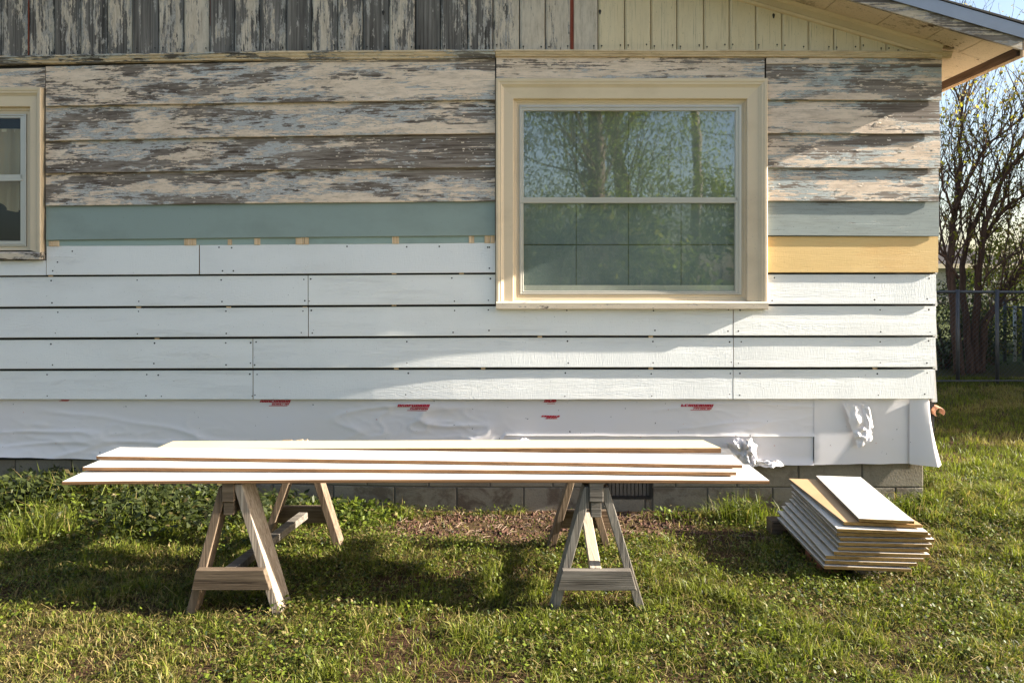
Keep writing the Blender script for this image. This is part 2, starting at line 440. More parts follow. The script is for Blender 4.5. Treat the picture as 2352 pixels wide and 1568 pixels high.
def m_ground():
    g = G('soil')
    a = g.noise(g.coords((1.3, 1.3, 1.3), rnd=False), 1.0, 7, 0.65)
    b = g.noise(g.coords((16, 16, 16), rnd=False), 1.0, 7, 0.7)
    c3 = g.noise(g.coords((90, 90, 90), rnd=False), 1.0, 4, 0.7)
    c = g.mix(b, (0.028, 0.015, 0.009), (0.125, 0.064, 0.040))
    c = g.mix(g.math('MULTIPLY', g.step(a, 0.5, 4.0), 0.35), c, (0.10, 0.095, 0.035))
    c = g.mix(g.math('MULTIPLY', g.step(c3, 0.60, 8.0), 0.5), c, (0.19, 0.11, 0.07))
    far = g.n('ShaderNodeTexCoord').outputs['Object']
    sx = g.n('ShaderNodeSeparateXYZ', {0: far})
    fz = g.math('MULTIPLY_ADD', sx.outputs[1], 0.25, -1.0, clamp=True)
    c = g.mix(g.math('MULTIPLY', fz, 0.8), c, g.mix(b, (0.045, 0.07, 0.02), (0.11, 0.14, 0.045)))
    bk = g.math('MULTIPLY_ADD', sx.outputs[1], -0.4, -1.6, clamp=True)
    c = g.mix(g.math('MULTIPLY', bk, 0.9), c, g.mix(b, (0.045, 0.07, 0.02), (0.13, 0.15, 0.05)))
    g.bump(g.math('ADD', b, g.math('MULTIPLY', c3, 0.5)), 1.0, 0.03)
    return g.fin(c, 0.95, 0.1)
M['ground'] = m_ground()
M['clod'] = m_plain('dirt_clods', (0.088, 0.042, 0.026), 0.95, 0.4, 40.0, 0.5)
M['grass'] = m_leaf('grass_blades', (0.006, 0.015, 0.002), (0.190, 0.228, 0.022), (0.38, 0.28, 0.12), 0.32)
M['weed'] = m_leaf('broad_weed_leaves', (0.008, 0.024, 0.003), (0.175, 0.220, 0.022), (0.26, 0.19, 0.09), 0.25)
M['leaf_spring'] = m_leaf('spring_leaves', (0.16, 0.17, 0.02), (0.34, 0.31, 0.05), (0.40, 0.26, 0.10), 0.5)
M['leaf_green'] = m_leaf('tree_leaves', (0.065, 0.095, 0.025), (0.17, 0.205, 0.055), (0.30, 0.27, 0.08), 0.5)
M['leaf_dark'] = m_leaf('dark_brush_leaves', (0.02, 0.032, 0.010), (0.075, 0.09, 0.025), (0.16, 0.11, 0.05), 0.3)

# ------------------------------------------------------------------ ground
def gz(x, y):
    r = 0.012 * mnoise.noise(Vector((x * 1.1, y * 1.1, 3.1))) + 0.010 * mnoise.noise(Vector((x * 3.7, y * 3.7, 1.1)))
    dp = math.exp(-(((x - 0.35) / 1.1) ** 2 + ((y + 0.28) / 0.25) ** 2))
    r += dp * (0.004 + 0.03 * mnoise.noise(Vector((x * 7.0, y * 9.0, 5.0))))
    if -1.0 < y < 0.6 and -3.6 < x < 3.0:
        sx = min(1.0, max(0.0, (x + 1.9) / 0.8)) * min(1.0, max(0.0, (2.75 - x) / 0.5))
        r -= 0.055 * sx * min(1.0, max(0.0, (y + 0.85) / 0.7))
    if y > 0.5:
        r += 0.08 * min(1.0, (y - 0.5) / 4.5)
    if x > 2.4:
        t = min(1.0, (x - 2.4) / 0.6)
        r += 0.05 * t * max(0.0, 1 - abs(y) / 2.5)
    return r

mb = MB()
xs = sorted(set([-300, -120, -50, -20, -9, -6] + [round(-4 + 0.1 * i, 3) for i in range(0, 101)] + [7, 8, 9, 10, 12, 16, 25, 50, 120, 300]))
ys = sorted(set([-300, -120, -60, -40, -25, -15, -10, -7, -5] + [round(-4 + 0.08 * i, 3) for i in range(0, 58)] + [0.8, 1.1, 1.5, 2, 2.5, 3, 3.5, 4, 4.5, 5, 6, 7, 8, 10, 14, 20, 35, 70, 150, 300]))
idx = {}
for j, y in enumerate(ys):
    for i, x in enumerate(xs):
        idx[i, j] = mb.vert((x, y, gz(x, y)))
for j in range(len(ys) - 1):
    for i in range(len(xs) - 1):
        mb.face((idx[i, j], idx[i+1, j], idx[i+1, j+1], idx[i, j+1]))
tag(mb.build('ground', M['ground'], smooth=True), kind='structure')

# ------------------------------------------------------------------ the house
house = empty('house', (0, 0, 0), 'single storey wooden house with peeling old siding above new white boards', 'house')

def wall_board(name, X0, X1, top, bot, ytop, ybot, thick, mats, seg=None, jit=0.0008, zj=0.0, hidden_top=0.0, parent=house, wear=None):
    """a board lying along the wall: top/bot give the surveyed edge heights"""
    ft = top if callable(top) else (lambda X, t=top: t)
    fb = bot if callable(bot) else (lambda X, t=bot: t)
    n = seg or max(3, int(abs(X1 - X0) / 45))
    b = MB(); rows = []
    ph = random.random() * 50
    for i in range(n + 1):
        X = X0 + (X1 - X0) * i / n
        wv = jit * mnoise.noise(Vector((X * 0.013 + ph, 1.7, 0.3)))
        jz = zj * mnoise.noise(Vector((X * 0.05 + ph, 9.1, 0.3)))
        pt = P(X, ft(X) - hidden_top, ytop); pb = P(X, fb(X), ybot)
        h = pt.z - pb.z
        pb.z += jz
        rows.append([b.vert((pt.x, pt.y + wv, pt.z)),
                     b.vert((pb.x, pb.y + wv, pb.z + 0.003)),
                     b.vert((pb.x, pb.y + wv + 0.0025, pb.z)),
                     b.vert((pb.x, pb.y + wv + thick, pb.z)),
                     b.vert((pt.x, pt.y + wv + thick, pt.z))])
    for r0, r1 in zip(rows, rows[1:]):
        for k in range(5):
            k2 = (k + 1) % 5
            b.face((r0[k], r0[k2], r1[k2], r1[k]), 1 if k in (2,) and len(mats) > 2 else 0)
    b.face(tuple(reversed(rows[0])), 1); b.face(tuple(rows[-1]), 1)
    # faces were wound for X0<X1 looking from -Y
    o = b.build(name, list(mats[:2]), parent)
    if wear is not None: o['wear'] = wear
    return o

# sheathing behind the boards (round the window openings), with end walls, back wall
def sheath(X0, X1, Y0, Y1, off=0.012):
    b = MB(); n = max(1, int((X1 - X0) / 120))
    for i in range(n):
        Xa = X0 + (X1 - X0) * i / n; Xb = X0 + (X1 - X0) * (i + 1) / n
        p = [P(Xa, Y1, off), P(Xb, Y1, off), P(Xb, Y0, off), P(Xa, Y0, off)]
        b.quad(*p)
    return b
sb = MB()
for r in ((-420, -170, 60, 914), (-170, 47, 60, 268), (-170, 47, 568, 914), (47, 1195, 60, 914), (1195, 1700, 60, 250), (1195, 1700, 670, 914), (1700, 2150, 60, 914)):
    t = sheath(*r)
    k = len(sb.v); sb.v += t.v; sb.f += [tuple(i + k for i in f) for f in t.f]; sb.m += t.m
t = sheath(-420, 2146, 900, 1056, 0.045)
k = len(sb.v); sb.v += t.v; sb.f += [tuple(i + k for i in f) for f in t.f]; sb.m += t.m
sb.build('sheathing', M['tar'], house)
XR = P(2150, 640).x            # the east corner of the house
XL = -7.2
HB = 6.5
b = MB()
b.box((XL, 0.35, 0.0), (XL + 0.12, HB, 2.85)); b.build('west_wall', M['far_wall'], house)
b = MB(); b.box((XL, HB, 0.0), (XR, HB + 0.12, 2.85)); b.build('back_wall', M['far_wall'], house)
b = MB(); b.quad((XR - 0.02, 0.05, 0.30), (XR - 0.02, HB, 0.30), (XR - 0.02, HB, 2.93), (XR - 0.02, 0.05, 2.93)); b.build('east_sheathing', M['tar'], house)
# boards of the east side, round the corner
for k in range(11):
    z0 = 0.66 + k * 0.205
    b = MB()
    y0, y1 = 0.004, HB
    xo, xi = XR + 0.010, XR - 0.004
    b.hexa([Vector(p) for p in ((xi-0.012, y0, z0), (xo, y0, z0), (xo, y1, z0), (xi-0.012, y1, z0), (xi-0.012, y0, z0+0.215), (xi, y0, z0+0.215), (xi, y1, z0+0.215), (xi-0.012, y1, z0+0.215))])
    o = b.build('siding_board', M['white'] if k < 5 else M['peel_r'], house); o['wear'] = 0.5

MW = [M['white'], M['edge_y']]
MP = [M['peel'], M['horse_brown_x']]
MPR = [M['peel_r'], M['horse_brown_x']]
MG = [M['green'], M['edge_y']]
# ---- old peeling boards west of the window
o1t = lerp_line([(105, 153), (600, 143), (1137, 142)])
lap = [lerp_line([(105, 244), (600, 236), (1137, 229)]), lerp_line([(105, 324), (600, 314), (1137, 306)]),
       lerp_line([(105, 398), (600, 391), (1137, 384)]), lerp_line([(105, 473), (600, 467), (1137, 462)]),
       lerp_line([(105, 552), (600, 546), (1137, 541)])]
tops = [o1t] + lap[:4]
for k, w in enumerate((0.45, 0.555, 0.64, 0.545)):
    wall_board('siding_board', 105, 1137, tops[k], lap[k], -0.006, -0.030, 0.012, MP, zj=0.002, hidden_top=0 if k == 0 else 5, wear=w, jit=0.002)
wall_board('siding_board', 106, 1137, lap[3], lap[4], -0.008, -0.026, 0.010, MG, hidden_top=5, jit=0.0015)
wall_board('filler_strip', 600, 1137, lerp_line([(600, 133), (1137, 130)]), lerp_line([(600, 141.5), (1137, 140.5)]), -0.012, -0.012, 0.012, MP, wear=0.55)
wall_board('siding_board', -420, 104, lerp_line([(-420, 170), (104, 156)]), lerp_line([(-420, 215), (104, 203)]), -0.006, -0.014, 0.010, MP, wear=0.35)
wall_board('siding_board', -420, -180, lerp_line([(-420, 216), (-180, 212)]), 600, -0.006, -0.014, 0.010, MP, wear=0.5)
wall_board('header_board', 1140, 1756, 131, 183, -0.008, -0.020, 0.012, MP, wear=0.58, jit=0.002)
# ---- under strip with raw wood shims
wall_board('under_strip', 106, 1137, lerp_line([(106, 545), (1137, 536)]), lerp_line([(106, 566), (1137, 558)]), -0.010, -0.012, 0.010, [M['greenstrip'], M['edge_y']])
for (xa, xb, h) in ((112, 124, 8), (124, 135, 9), (423, 436, 11), (437, 450, 11), (523, 532, 9), (584, 597, 11), (679, 691, 11), (691, 699, 12), (700, 709, 12), (901, 916, 13), (1077, 1089, 13), (1113, 1126, 13), (1127, 1136, 14)):
    yb = lerp_line([(105, 562), (1137, 554)])(xa)
    wall_board('wood_shim', xa, xb, yb - h, yb + 4, -0.016, -0.017, 0.006, [M['shim'], M['shim']], seg=1)
# ---- east of the window
ys_r = [148, 230, 307, 386, 462.5, 542]
wall_board('siding_board', 1760, 2164, 132, 147, -0.010, -0.016, 0.010, MPR, wear=0.45)
for k, w in enumerate((0.48, 0.60, 0.58, 0.59)):
    wall_board('siding_board', 1760, (2163, 2158, 2160, 2156)[k], ys_r[k] - 2, lerp_line([(1760, ys_r[k+1] - 1), (2160, ys_r[k+1] + 1)]), -0.006, -0.029, 0.012, MPR, zj=0.0015, hidden_top=5, wear=w, jit=0.0015)
wall_board('siding_board', 1761, 2157, 462, lerp_line([(1760, 541), (2160, 543)]), -0.008, -0.025, 0.010, [M['green_worn'], M['edge_y']], hidden_top=5, wear=0.26)
wall_board('siding_board', 1761, 2155, 543.5, 626, -0.009, -0.025, 0.012, [M['yellow'], M['edge_y']])
# ---- new white boards
def L(a, m, r): return lerp_line([(0, a), (1138, m), (2150, r)])
w1t, w1b = L(560.5, 553, 553), L(632.5, 626, 626)
rows = [(L(636.5, 630.3, 630.5), L(704.5, 698.5, 698.2)), (L(709.5, 703.5, 703), L(775.5, 770.5, 770.5)), (L(781, 775.5, 775), L(847, 843.5, 843)), (L(852, 849, 848.5), L(917, 917.5, 916))]
def white(X0, X1, t, bt): wall_board('siding_board', X0, X1, t, bt, -0.009, -0.026, 0.012, MW, jit=0.0015)
white(107, 457, w1t, w1b); white(459, 1137.5, w1t, w1b)
wall_board('siding_board', -420, 106, lerp_line([(-420, 604), (106, 598)]), lerp_line([(-420, 636), (106, 632.3)]), -0.016, -0.026, 0.012, MW)
white(-420, 707, *rows[0]); white(708.5, 1137.5, *rows[0]); white(1762, 2150, *rows[0])
white(-420, 707.5, *rows[1]); white(709, 1683.5, *rows[1]); white(1685, 2150, *rows[1])
white(-420, 580, *rows[2]); white(581.5, 1684, *rows[2]); white(1685.5, 2149, *rows[2])
white(-420, 580.5, *rows[3]); white(582, 1683.5, *rows[3]); white(1684.5, 2147, *rows[3])
# nail heads and holes
b = MB()
def nail(X, Y, r=0.0042):
    p = P(X, Y, -0.0275)
    ring = [b.vert((p.x + r * math.cos(a), p.y + 0.004 * (0), p.z + r * math.sin(a))) for a in [k * math.pi / 3 for k in range(6)]]
    b.face(ring)
def nail_on(X, Y, t, bt, **k):
    f = (Y - t(X)) / (bt(X) - t(X))
    off = -0.009 + f * (-0.026 + 0.009) - 0.0016
    p = P(X, Y, off); r = k.get('r', 0.0055)
    b.face([b.vert((p.x + r * math.cos(a), p.y, p.z + r * math.sin(a))) for a in [q * math.pi / 3 for q in range(6)]])
studs = [118, 318, 522, 706, 912, 1118, 1290, 1496, 1680, 1700, 2000, 2134]
for (X, Y) in ((166, 577), (132, 602), (121, 628), (503, 568), (532, 569), (511, 627), (536, 624), (797, 566), (1124, 568), (1124, 616), (934, 567), (1009, 566), (1120, 568)):
    if X < 1138: nail_on(X, min(Y, 622), w1t, w1b)
for (t, bt), xx in zip(rows, ((117, 317, 509, 698, 715, 1040, 1124, 1776, 2010, 2134), (131, 319, 521, 696, 717, 1042, 1120, 1300, 1500, 1675, 1700, 2020, 2134), (119, 354, 520, 576, 588, 934, 1305, 1500, 1676, 1700, 2020, 2130), (110, 340, 366, 576, 590, 936, 1300, 1497, 1676, 1700, 2016, 2128))):
    for X in xx:
        if 1138 < X < 1760 and t is rows[0][0]: continue
        nail_on(X + random.uniform(-3, 3), t(X) + random.uniform(7, 10), t, bt, r=random.uniform(0.0045, 0.0065))
        nail_on(X + random.uniform(-5, 5), bt(X) - random.uniform(7, 12), t, bt, r=random.uniform(0.0035, 0.006))
        if random.random() < 0.35: nail_on(X + random.uniform(-60, 60), (t(X) + bt(X)) / 2 + random.uniform(-20, 20), t, bt, r=0.002)
tag(b.build('nail_head', M['nail'], house), kind='stuff')

# loose curled chips of paint standing off the old boards
def chips(name, mat, regions, seed):
    rnd = random.Random(seed); b = MB()
    for (X0, X1, ft, fb, n, slo) in regions:
        for _ in range(n):
            X = rnd.uniform(X0, X1); u = rnd.betavariate(1.1, 1.0)
            t_, b_ = ft(X), fb(X); Y = t_ + (b_ - t_) * (0.06 + 0.90 * u)
            p = P(X, Y, slo[0] + (slo[1] - slo[0]) * (Y - t_) / (b_ - t_))
            w = rnd.choice((0.003, 0.004, 0.005, 0.006, 0.009)) * rnd.uniform(0.7, 1.3); h = w * rnd.uniform(0.25, 0.6)
            curl = rnd.uniform(0.25, 0.7) * h; side = rnd.choice((-1, 1, 1)); tilt = rnd.uniform(-0.35, 0.35)
            I = {}
            for i in range(4):
                for k in range(3):
                    du = (i / 3 - 0.5) * 2 * w * rnd.uniform(0.5, 1.4); dv = (k / 2 - 0.5) * 2 * h * rnd.uniform(0.4, 1.6)
                    e = (k / 2 if side > 0 else 1 - k / 2)
                    I[i, k] = b.vert((p.x + du, p.y - 0.0015 - curl * e * e - abs(tilt) * 0.3 * w * (i / 3), p.z - dv))
            for i in range(3):
                for k in range(2): b.face((I[i, k+1], I[i+1, k+1], I[i+1, k], I[i, k]))
    tag(b.build(name, mat, house, smooth=False), kind='stuff')
reg_w = [(110, 1134, tops[k], lap[k], n, (-0.006, -0.030)) for k, n in enumerate((120, 150, 130, 170))]
cst = lambda v: (lambda X: v)
reg_e = [(1764, 2150, cst(ys_r[k]), cst(ys_r[k+1] - 1), n, (-0.006, -0.029)) for k, n in enumerate((60, 70, 70, 70))] + [(1144, 1752, cst(133), cst(181), 60, (-0.008, -0.020))]
chips('paint_chip', M['chip'], reg_w + reg_e, 21)
chips('paint_chip', M['chip_blue'], [(a, c, f, g_, n // 3, sl) for (a, c, f, g_, n, sl) in reg_w + reg_e], 22)

# little raw wood chips jammed in the gaps
for X, Y in ((116, 634), (318, 706), (525, 706), (700, 706), (360, 778), (905, 628), (1060, 627), (905, 700.5), (1240, 773), (1495, 773), (910, 846), (1110, 846), (1495, 846), (2010, 846)):
    wall_board('wood_shim', X - 5, X + 5, Y - 2.0, Y + 2.4, -0.0085, -0.0085, 0.006, [M['shim'], M['shim']], seg=1)

# ---- gable: upright boards above a moulding
GB = lerp_line([(-420, 138), (0, 132), (600, 121), (1138, 117.5), (1760, 118.5), (2165, 121)])
PITCH = 0.29
OH = 0.30
XE = (2340 - CX) / FOC * (-CAM_Y - OH)
ZE = CAM_H + (HOR - 108) / FOC * (-CAM_Y - OH)
RIDGE = (XL + XE) / 2
def zs(x):
    """height of the sloping underside of the roof"""
    return ZE + PITCH * (XE - x if x > RIDGE else x - (2 * RIDGE - XE))
edges = [-420 + 61 * i for i in range(7)] + [5, 69, 127, 187, 248, 305, 365, 424, 482, 540, 598, 658, 717, 776, 834, 894, 954, 1012, 1073, 1132, 1193, 1252, 1313, 1373, 1434, 1494, 1554, 1615, 1674, 1734, 1794, 1855, 1913, 1974, 2033, 2094, 2152]
wears = [0.6] * 7 + [0.66, 0.56, 0.68, 0.62, 0.50, 0.92, 0.55, 0.30, 0.82, 0.52, 0.62, 0.90, 0.40, 0.56, 0.80, 0.56, 0.95, 0.74, 0.58, 0.44, 0.26, 0.36, 0.18, 0.06, 0.05, 0.05, 0.05, 0.08, 0.05, 0.05, 0.07, 0.10, 0.05, 0.05, 0.05, 0.05]
def gable_board(Xa, Xb, w, mat, off):
    pa, pb = P(Xa, GB(Xa), 0), P(Xb, GB(Xb), 0)
    x0, x1 = pa.x + 0.003, pb.x - 0.003
    zb0, zb1 = pa.z - 0.004, pb.z - 0.004
    za0, za1 = zs(x0) + 0.01, zs(x1) + 0.01
    yb = bow((x0 + x1) / 2)
    yf = yb - 0.012 - off
    b = MB(); c = 0.012
    # bevelled edge on the west side, square edge on the east
    prof = [(0.0, 0.010), (c, 0.0), (x1 - x0 - 0.003, 0.0), (x1 - x0, 0.003), (x1 - x0, 0.022), (0.0, 0.022)]
    lo, hi = [], []
    for (u, v) in prof:
        x = x0 + u; t = u / (x1 - x0)
        lo.append(b.vert((x, yf + v, zb0 + (zb1 - zb0) * t))); hi.append(b.vert((x, yf + v, za0 + (za1 - za0) * t)))
    n = len(prof)
    for k in range(n):
        b.face((lo[k], lo[(k+1) % n], hi[(k+1) % n], hi[k]))
    b.face(lo[::-1]); b.face(hi)
    o = b.build('gable_board', mat, house); o['wear'] = w
    return o
for k, (Xa, Xb) in enumerate(zip(edges, edges[1:])):
    gable_board(Xa, Xb, wears[k], M['gable'] if Xb < 1380 else M['gable_clean'], random.uniform(-0.002, 0.003))
b = MB(); zz = [P(X, GB(X), 0.014) for X in (-420, 0, 600, 1138, 1760, 2160)]
for p, q in zip(zz, zz[1:]):
    b.quad((p.x, p.y, p.z - 0.05), (q.x, q.y, q.z - 0.05), (q.x, q.y, zs(q.x)), (p.x, p.y, zs(p.x)))
b.build('gable_sheathing', M['tar'], house)
b = MB(); b.quad((XL, 0.4, 2.5), (P(-420, 0).x, P(-420, 0).y + 0.014, 2.5), (P(-420, 0).x, P(-420, 0).y + 0.014, zs(P(-420, 0).x)), (XL, 0.4, zs(XL)))
b.build('gable_sheathing', M['tar'], house)
b = MB()
for Xa, Xb in zip(edges, edges[1:]):
    for X in (Xa + 9, Xb - 9):
        if X > 2090 or random.random() < 0.12: continue
        p = P(X, GB(X), -0.0165); z = p.z + random.uniform(0.025, 0.045); r = 0.0055; h = random.uniform(0.006, 0.03); w = random.uniform(0.0015, 0.0035)
        b.face([b.vert((p.x + r * math.cos(a), p.y, z + r * math.sin(a))) for a in [q * math.pi / 3 for q in range(6)]])
        b.quad((p.x - w * 0.4, p.y + 0.0005, z - h), (p.x + w * 0.4, p.y + 0.0005, z - h), (p.x + w, p.y + 0.0005, z), (p.x - w, p.y + 0.0005, z))
for X, Y in ((1777, 37), (1852, 40), (2000, 70), (2063, 124 - 4), (1378, 28), (880, 30), (620, 95), (735, 100)):
    p = P(X, Y, -0.0166); r = 0.010
    b.face([b.vert((p.x + r * 0.8 * math.cos(a) * (1 + 0.3 * math.sin(3 * a)), p.y, p.z + r * 1.7 * math.sin(a))) for a in [q * math.pi / 5 for q in range(10)]])
tag(b.build('nail_stain', M['nail'], house), kind='stuff')
wall_board('rust_strip', 1309.5, 1317.5, 0, 117, -0.016, -0.016, 0.004, [M['rust'], M['rust']], seg=1)
wall_board('rust_strip', 64, 66.5, 0, 128, -0.0155, -0.0155, 0.004, [M['rust'], M['rust']], seg=1)
wall_board('rust_strip', 482.5, 485, 0, 60, -0.0155, -0.0155, 0.004, [M['rust'], M['rust']], seg=1)
# frieze moulding: ledge, ogee, small fillet
def moulding(name, X0, X1, top, prof, mat, wear):
    n = max(4, int((X1 - X0) / 45)); b = MB(); R = []
    ph = random.random() * 30
    for i in range(n + 1):
        X = X0 + (X1 - X0) * i / n
        p = P(X, top(X), 0); jz = 0.0015 * mnoise.noise(Vector((X * 0.02 + ph, 0, 0)))
        R.append([b.vert((p.x, p.y - dy, p.z - dz + jz)) for (dy, dz) in prof])
    m = len(prof)
    for r0, r1 in zip(R, R[1:]):
        for k in range(m): b.face((r0[k], r0[(k+1) % m], r1[(k+1) % m], r1[k]))
    b.face(R[0][::-1]); b.face(R[-1])
    o = b.build(name, mat, house); o['wear'] = wear; return o
PR = [(-0.01, 0.0), (0.040, 0.002), (0.042, 0.012), (0.036, 0.014), (0.033, 0.024), (0.026, 0.032), (0.026, 0.038), (0.016, 0.042), (-0.01, 0.042)]
PR2 = [(-0.01, 0.0), (0.040, 0.002), (0.042, 0.014), (0.036, 0.016), (0.034, 0.030), (0.026, 0.040), (0.026, 0.050), (0.016, 0.055), (-0.01, 0.055)]
moulding('frieze_moulding', -420, 1137, GB, PR2, M['trim_old'], 0.50)
moulding('frieze_moulding', 1138.5, 2180, GB, PR, M['trim_old'], 0.12)

# ---- roof
rake = [(-420, None)]
b = MB()
def rake_piece(x0, x1, prof, name, mat, wear=None):
    b = MB(); lo, hi = [], []
    for (y, dz) in prof:
        lo.append(b.vert((x0, y, zs(x0) + dz))); hi.append(b.vert((x1, y, zs(x1) + dz)))
    n = len(prof)
    for k in range(n): b.face((lo[k], lo[(k+1) % n], hi[(k+1) % n], hi[k]))
    b.face(lo[::-1]); b.face(hi)
    o = b.build(name, mat, house)
    if wear is not None: o['wear'] = wear
    return o
rake_piece(RIDGE, XR + 0.02, [(-0.012, -0.085), (-0.030, -0.082), (-0.038, -0.068), (-0.034, -0.060), (-0.034, -0.022), (-0.046, -0.014), (-0.052, -0.001), (-0.012, -0.001)], 'rake_moulding', M['trim'])
xcut = [RIDGE, -1.2, 0.0, 0.75, 1.25, 1.62, 1.98, 2.31, 2.62, 2.86, XE - 0.002]
for x0, x1 in zip(xcut, xcut[1:]):
    g_ = 0.003
    o = rake_piece(x0 + g_, x1 - g_, [(-OH + 0.012, 0.0), (-0.004, 0.0), (-0.004, 0.012), (-OH + 0.012, 0.012)], 'soffit_panel', M['soffit'], 0.30)
for y0, y1 in ((0.0, 1.9), (1.9, 4.2), (4.2, HB + OH)):
    b = MB()
    ps = [(XR - 0.01, y0 + 0.003), (XE - 0.002, y0 + 0.003), (XE - 0.002, y1 - 0.003), (XR - 0.01, y1 - 0.003)]
    b.hexa([Vector((x, y, zs(x) + 0.001)) for x, y in ps] + [Vector((x, y, zs(x) + 0.013)) for x, y in ps])
    o = b.build('soffit_panel', M['soffit'], house); o['wear'] = 0.22
# fascia boards
rake_piece(RIDGE, 1.9, [(-OH, -0.012), (-OH, 0.058), (-OH + 0.02, 0.058), (-OH + 0.02, -0.012)], 'rake_fascia', M['fascia'], 0.62)
rake_piece(1.904, XE + 0.03, [(-OH, -0.012), (-OH, 0.058), (-OH + 0.02, 0.058), (-OH + 0.02, -0.012)], 'rake_fascia', M['fascia'], 0.58)
rake_piece(RIDGE, XE + 0.05, [(-OH - 0.012, 0.055), (-OH - 0.02, 0.130), (-OH + 0.01, 0.134), (-OH - 0.002, 0.057)], 'drip_edge', M['drip'])
for y0, y1 in ((-OH + 0.022, 1.1), (1.104, 3.6), (3.604, HB + OH)):
    b = MB(); b.box((XE, y0, ZE - 0.046), (XE + 0.022, y1, ZE + 0.05)); b.build('eave_fascia', M['fascia_y'], house)
b = MB(); b.box((XE + 0.0225, -OH, ZE - 0.060), (XE + 0.034, HB + OH, ZE + 0.075)); b.build('eave_trim', M['shim'], house)
# roof deck with courses of shingles
for k in range(8):
    x1 = XE + 0.055 - k * (XE - RIDGE) / 8; x0 = x1 - (XE - RIDGE) / 8 - 0.03
    lift = 0.006 * (k % 2)
    b = MB()
    b.hexa([Vector((x0, -OH - 0.026, zs(x0) + 0.134)), Vector((x1, -OH - 0.026, zs(x1) + 0.136)), Vector((x1, HB + OH, zs(x1) + 0.136)), Vector((x0, HB + OH, zs(x0) + 0.134)),
            Vector((x0, -OH - 0.026, zs(x0) + 0.143)), Vector((x1, -OH - 0.026, zs(x1) + 0.150)), Vector((x1, HB + OH, zs(x1) + 0.150)), Vector((x0, HB + OH, zs(x0) + 0.143))])
    b.build('shingle_course', M['shingle'], house)
b = MB()
xw = 2 * RIDGE - XE
b.hexa([Vector((xw, -OH - 0.026, zs(xw) + 0.10)), Vector((RIDGE, -OH - 0.026, zs(RIDGE) + 0.10)), Vector((RIDGE, HB + OH, zs(RIDGE) + 0.10)), Vector((xw, HB + OH, zs(xw) + 0.10)),
        Vector((xw, -OH - 0.026, zs(xw) + 0.15)), Vector((RIDGE, -OH - 0.026, zs(RIDGE) + 0.15)), Vector((RIDGE, HB + OH, zs(RIDGE) + 0.15)), Vector((xw, HB + OH, zs(xw) + 0.15))])
b.build('west_roof', M['shingle'], house)

# ------------------------------------------------------------------ windows
def frame_piece(rect_o, rect_i, side, prof_fn, name, mat, parent, wear=None):
    """one mitred length of a rectangular frame; prof_fn(t) = list of (t, off): t 0 outer .. 1 inner"""
    (xo0, yo0, xo1, yo1), (xi0, yi0, xi1, yi1) = rect_o, rect_i
    C = {'top': ((xo0, yo0), (xo1, yo0), (xi0, yi0), (xi1, yi0)), 'bottom': ((xo1, yo1), (xo0, yo1), (xi1, yi1), (xi0, yi1)),
         'west': ((xo0, yo1), (xo0, yo0), (xi0, yi1), (xi0, yi0)), 'east': ((xo1, yo0), (xo1, yo1), (xi1, yi0), (xi1, yi1))}[side]
    (a, bq, c, d) = C
    b = MB(); A, B = [], []
    for (t, off) in prof_fn:
        pa = P(a[0] + (c[0] - a[0]) * t, a[1] + (c[1] - a[1]) * t, 0); pb = P(bq[0] + (d[0] - bq[0]) * t, bq[1] + (d[1] - bq[1]) * t, 0)
        A.append(b.vert((pa.x, pa.y + off, pa.z))); B.append(b.vert((pb.x, pb.y + off, pb.z)))
    n = len(prof_fn)
    for k in range(n): b.face((A[k], B[k], B[(k+1) % n], A[(k+1) % n]))
    b.face(A); b.face(B[::-1])
    o = b.build(name, mat, parent)
    if wear is not None: o['wear'] = wear
    return o

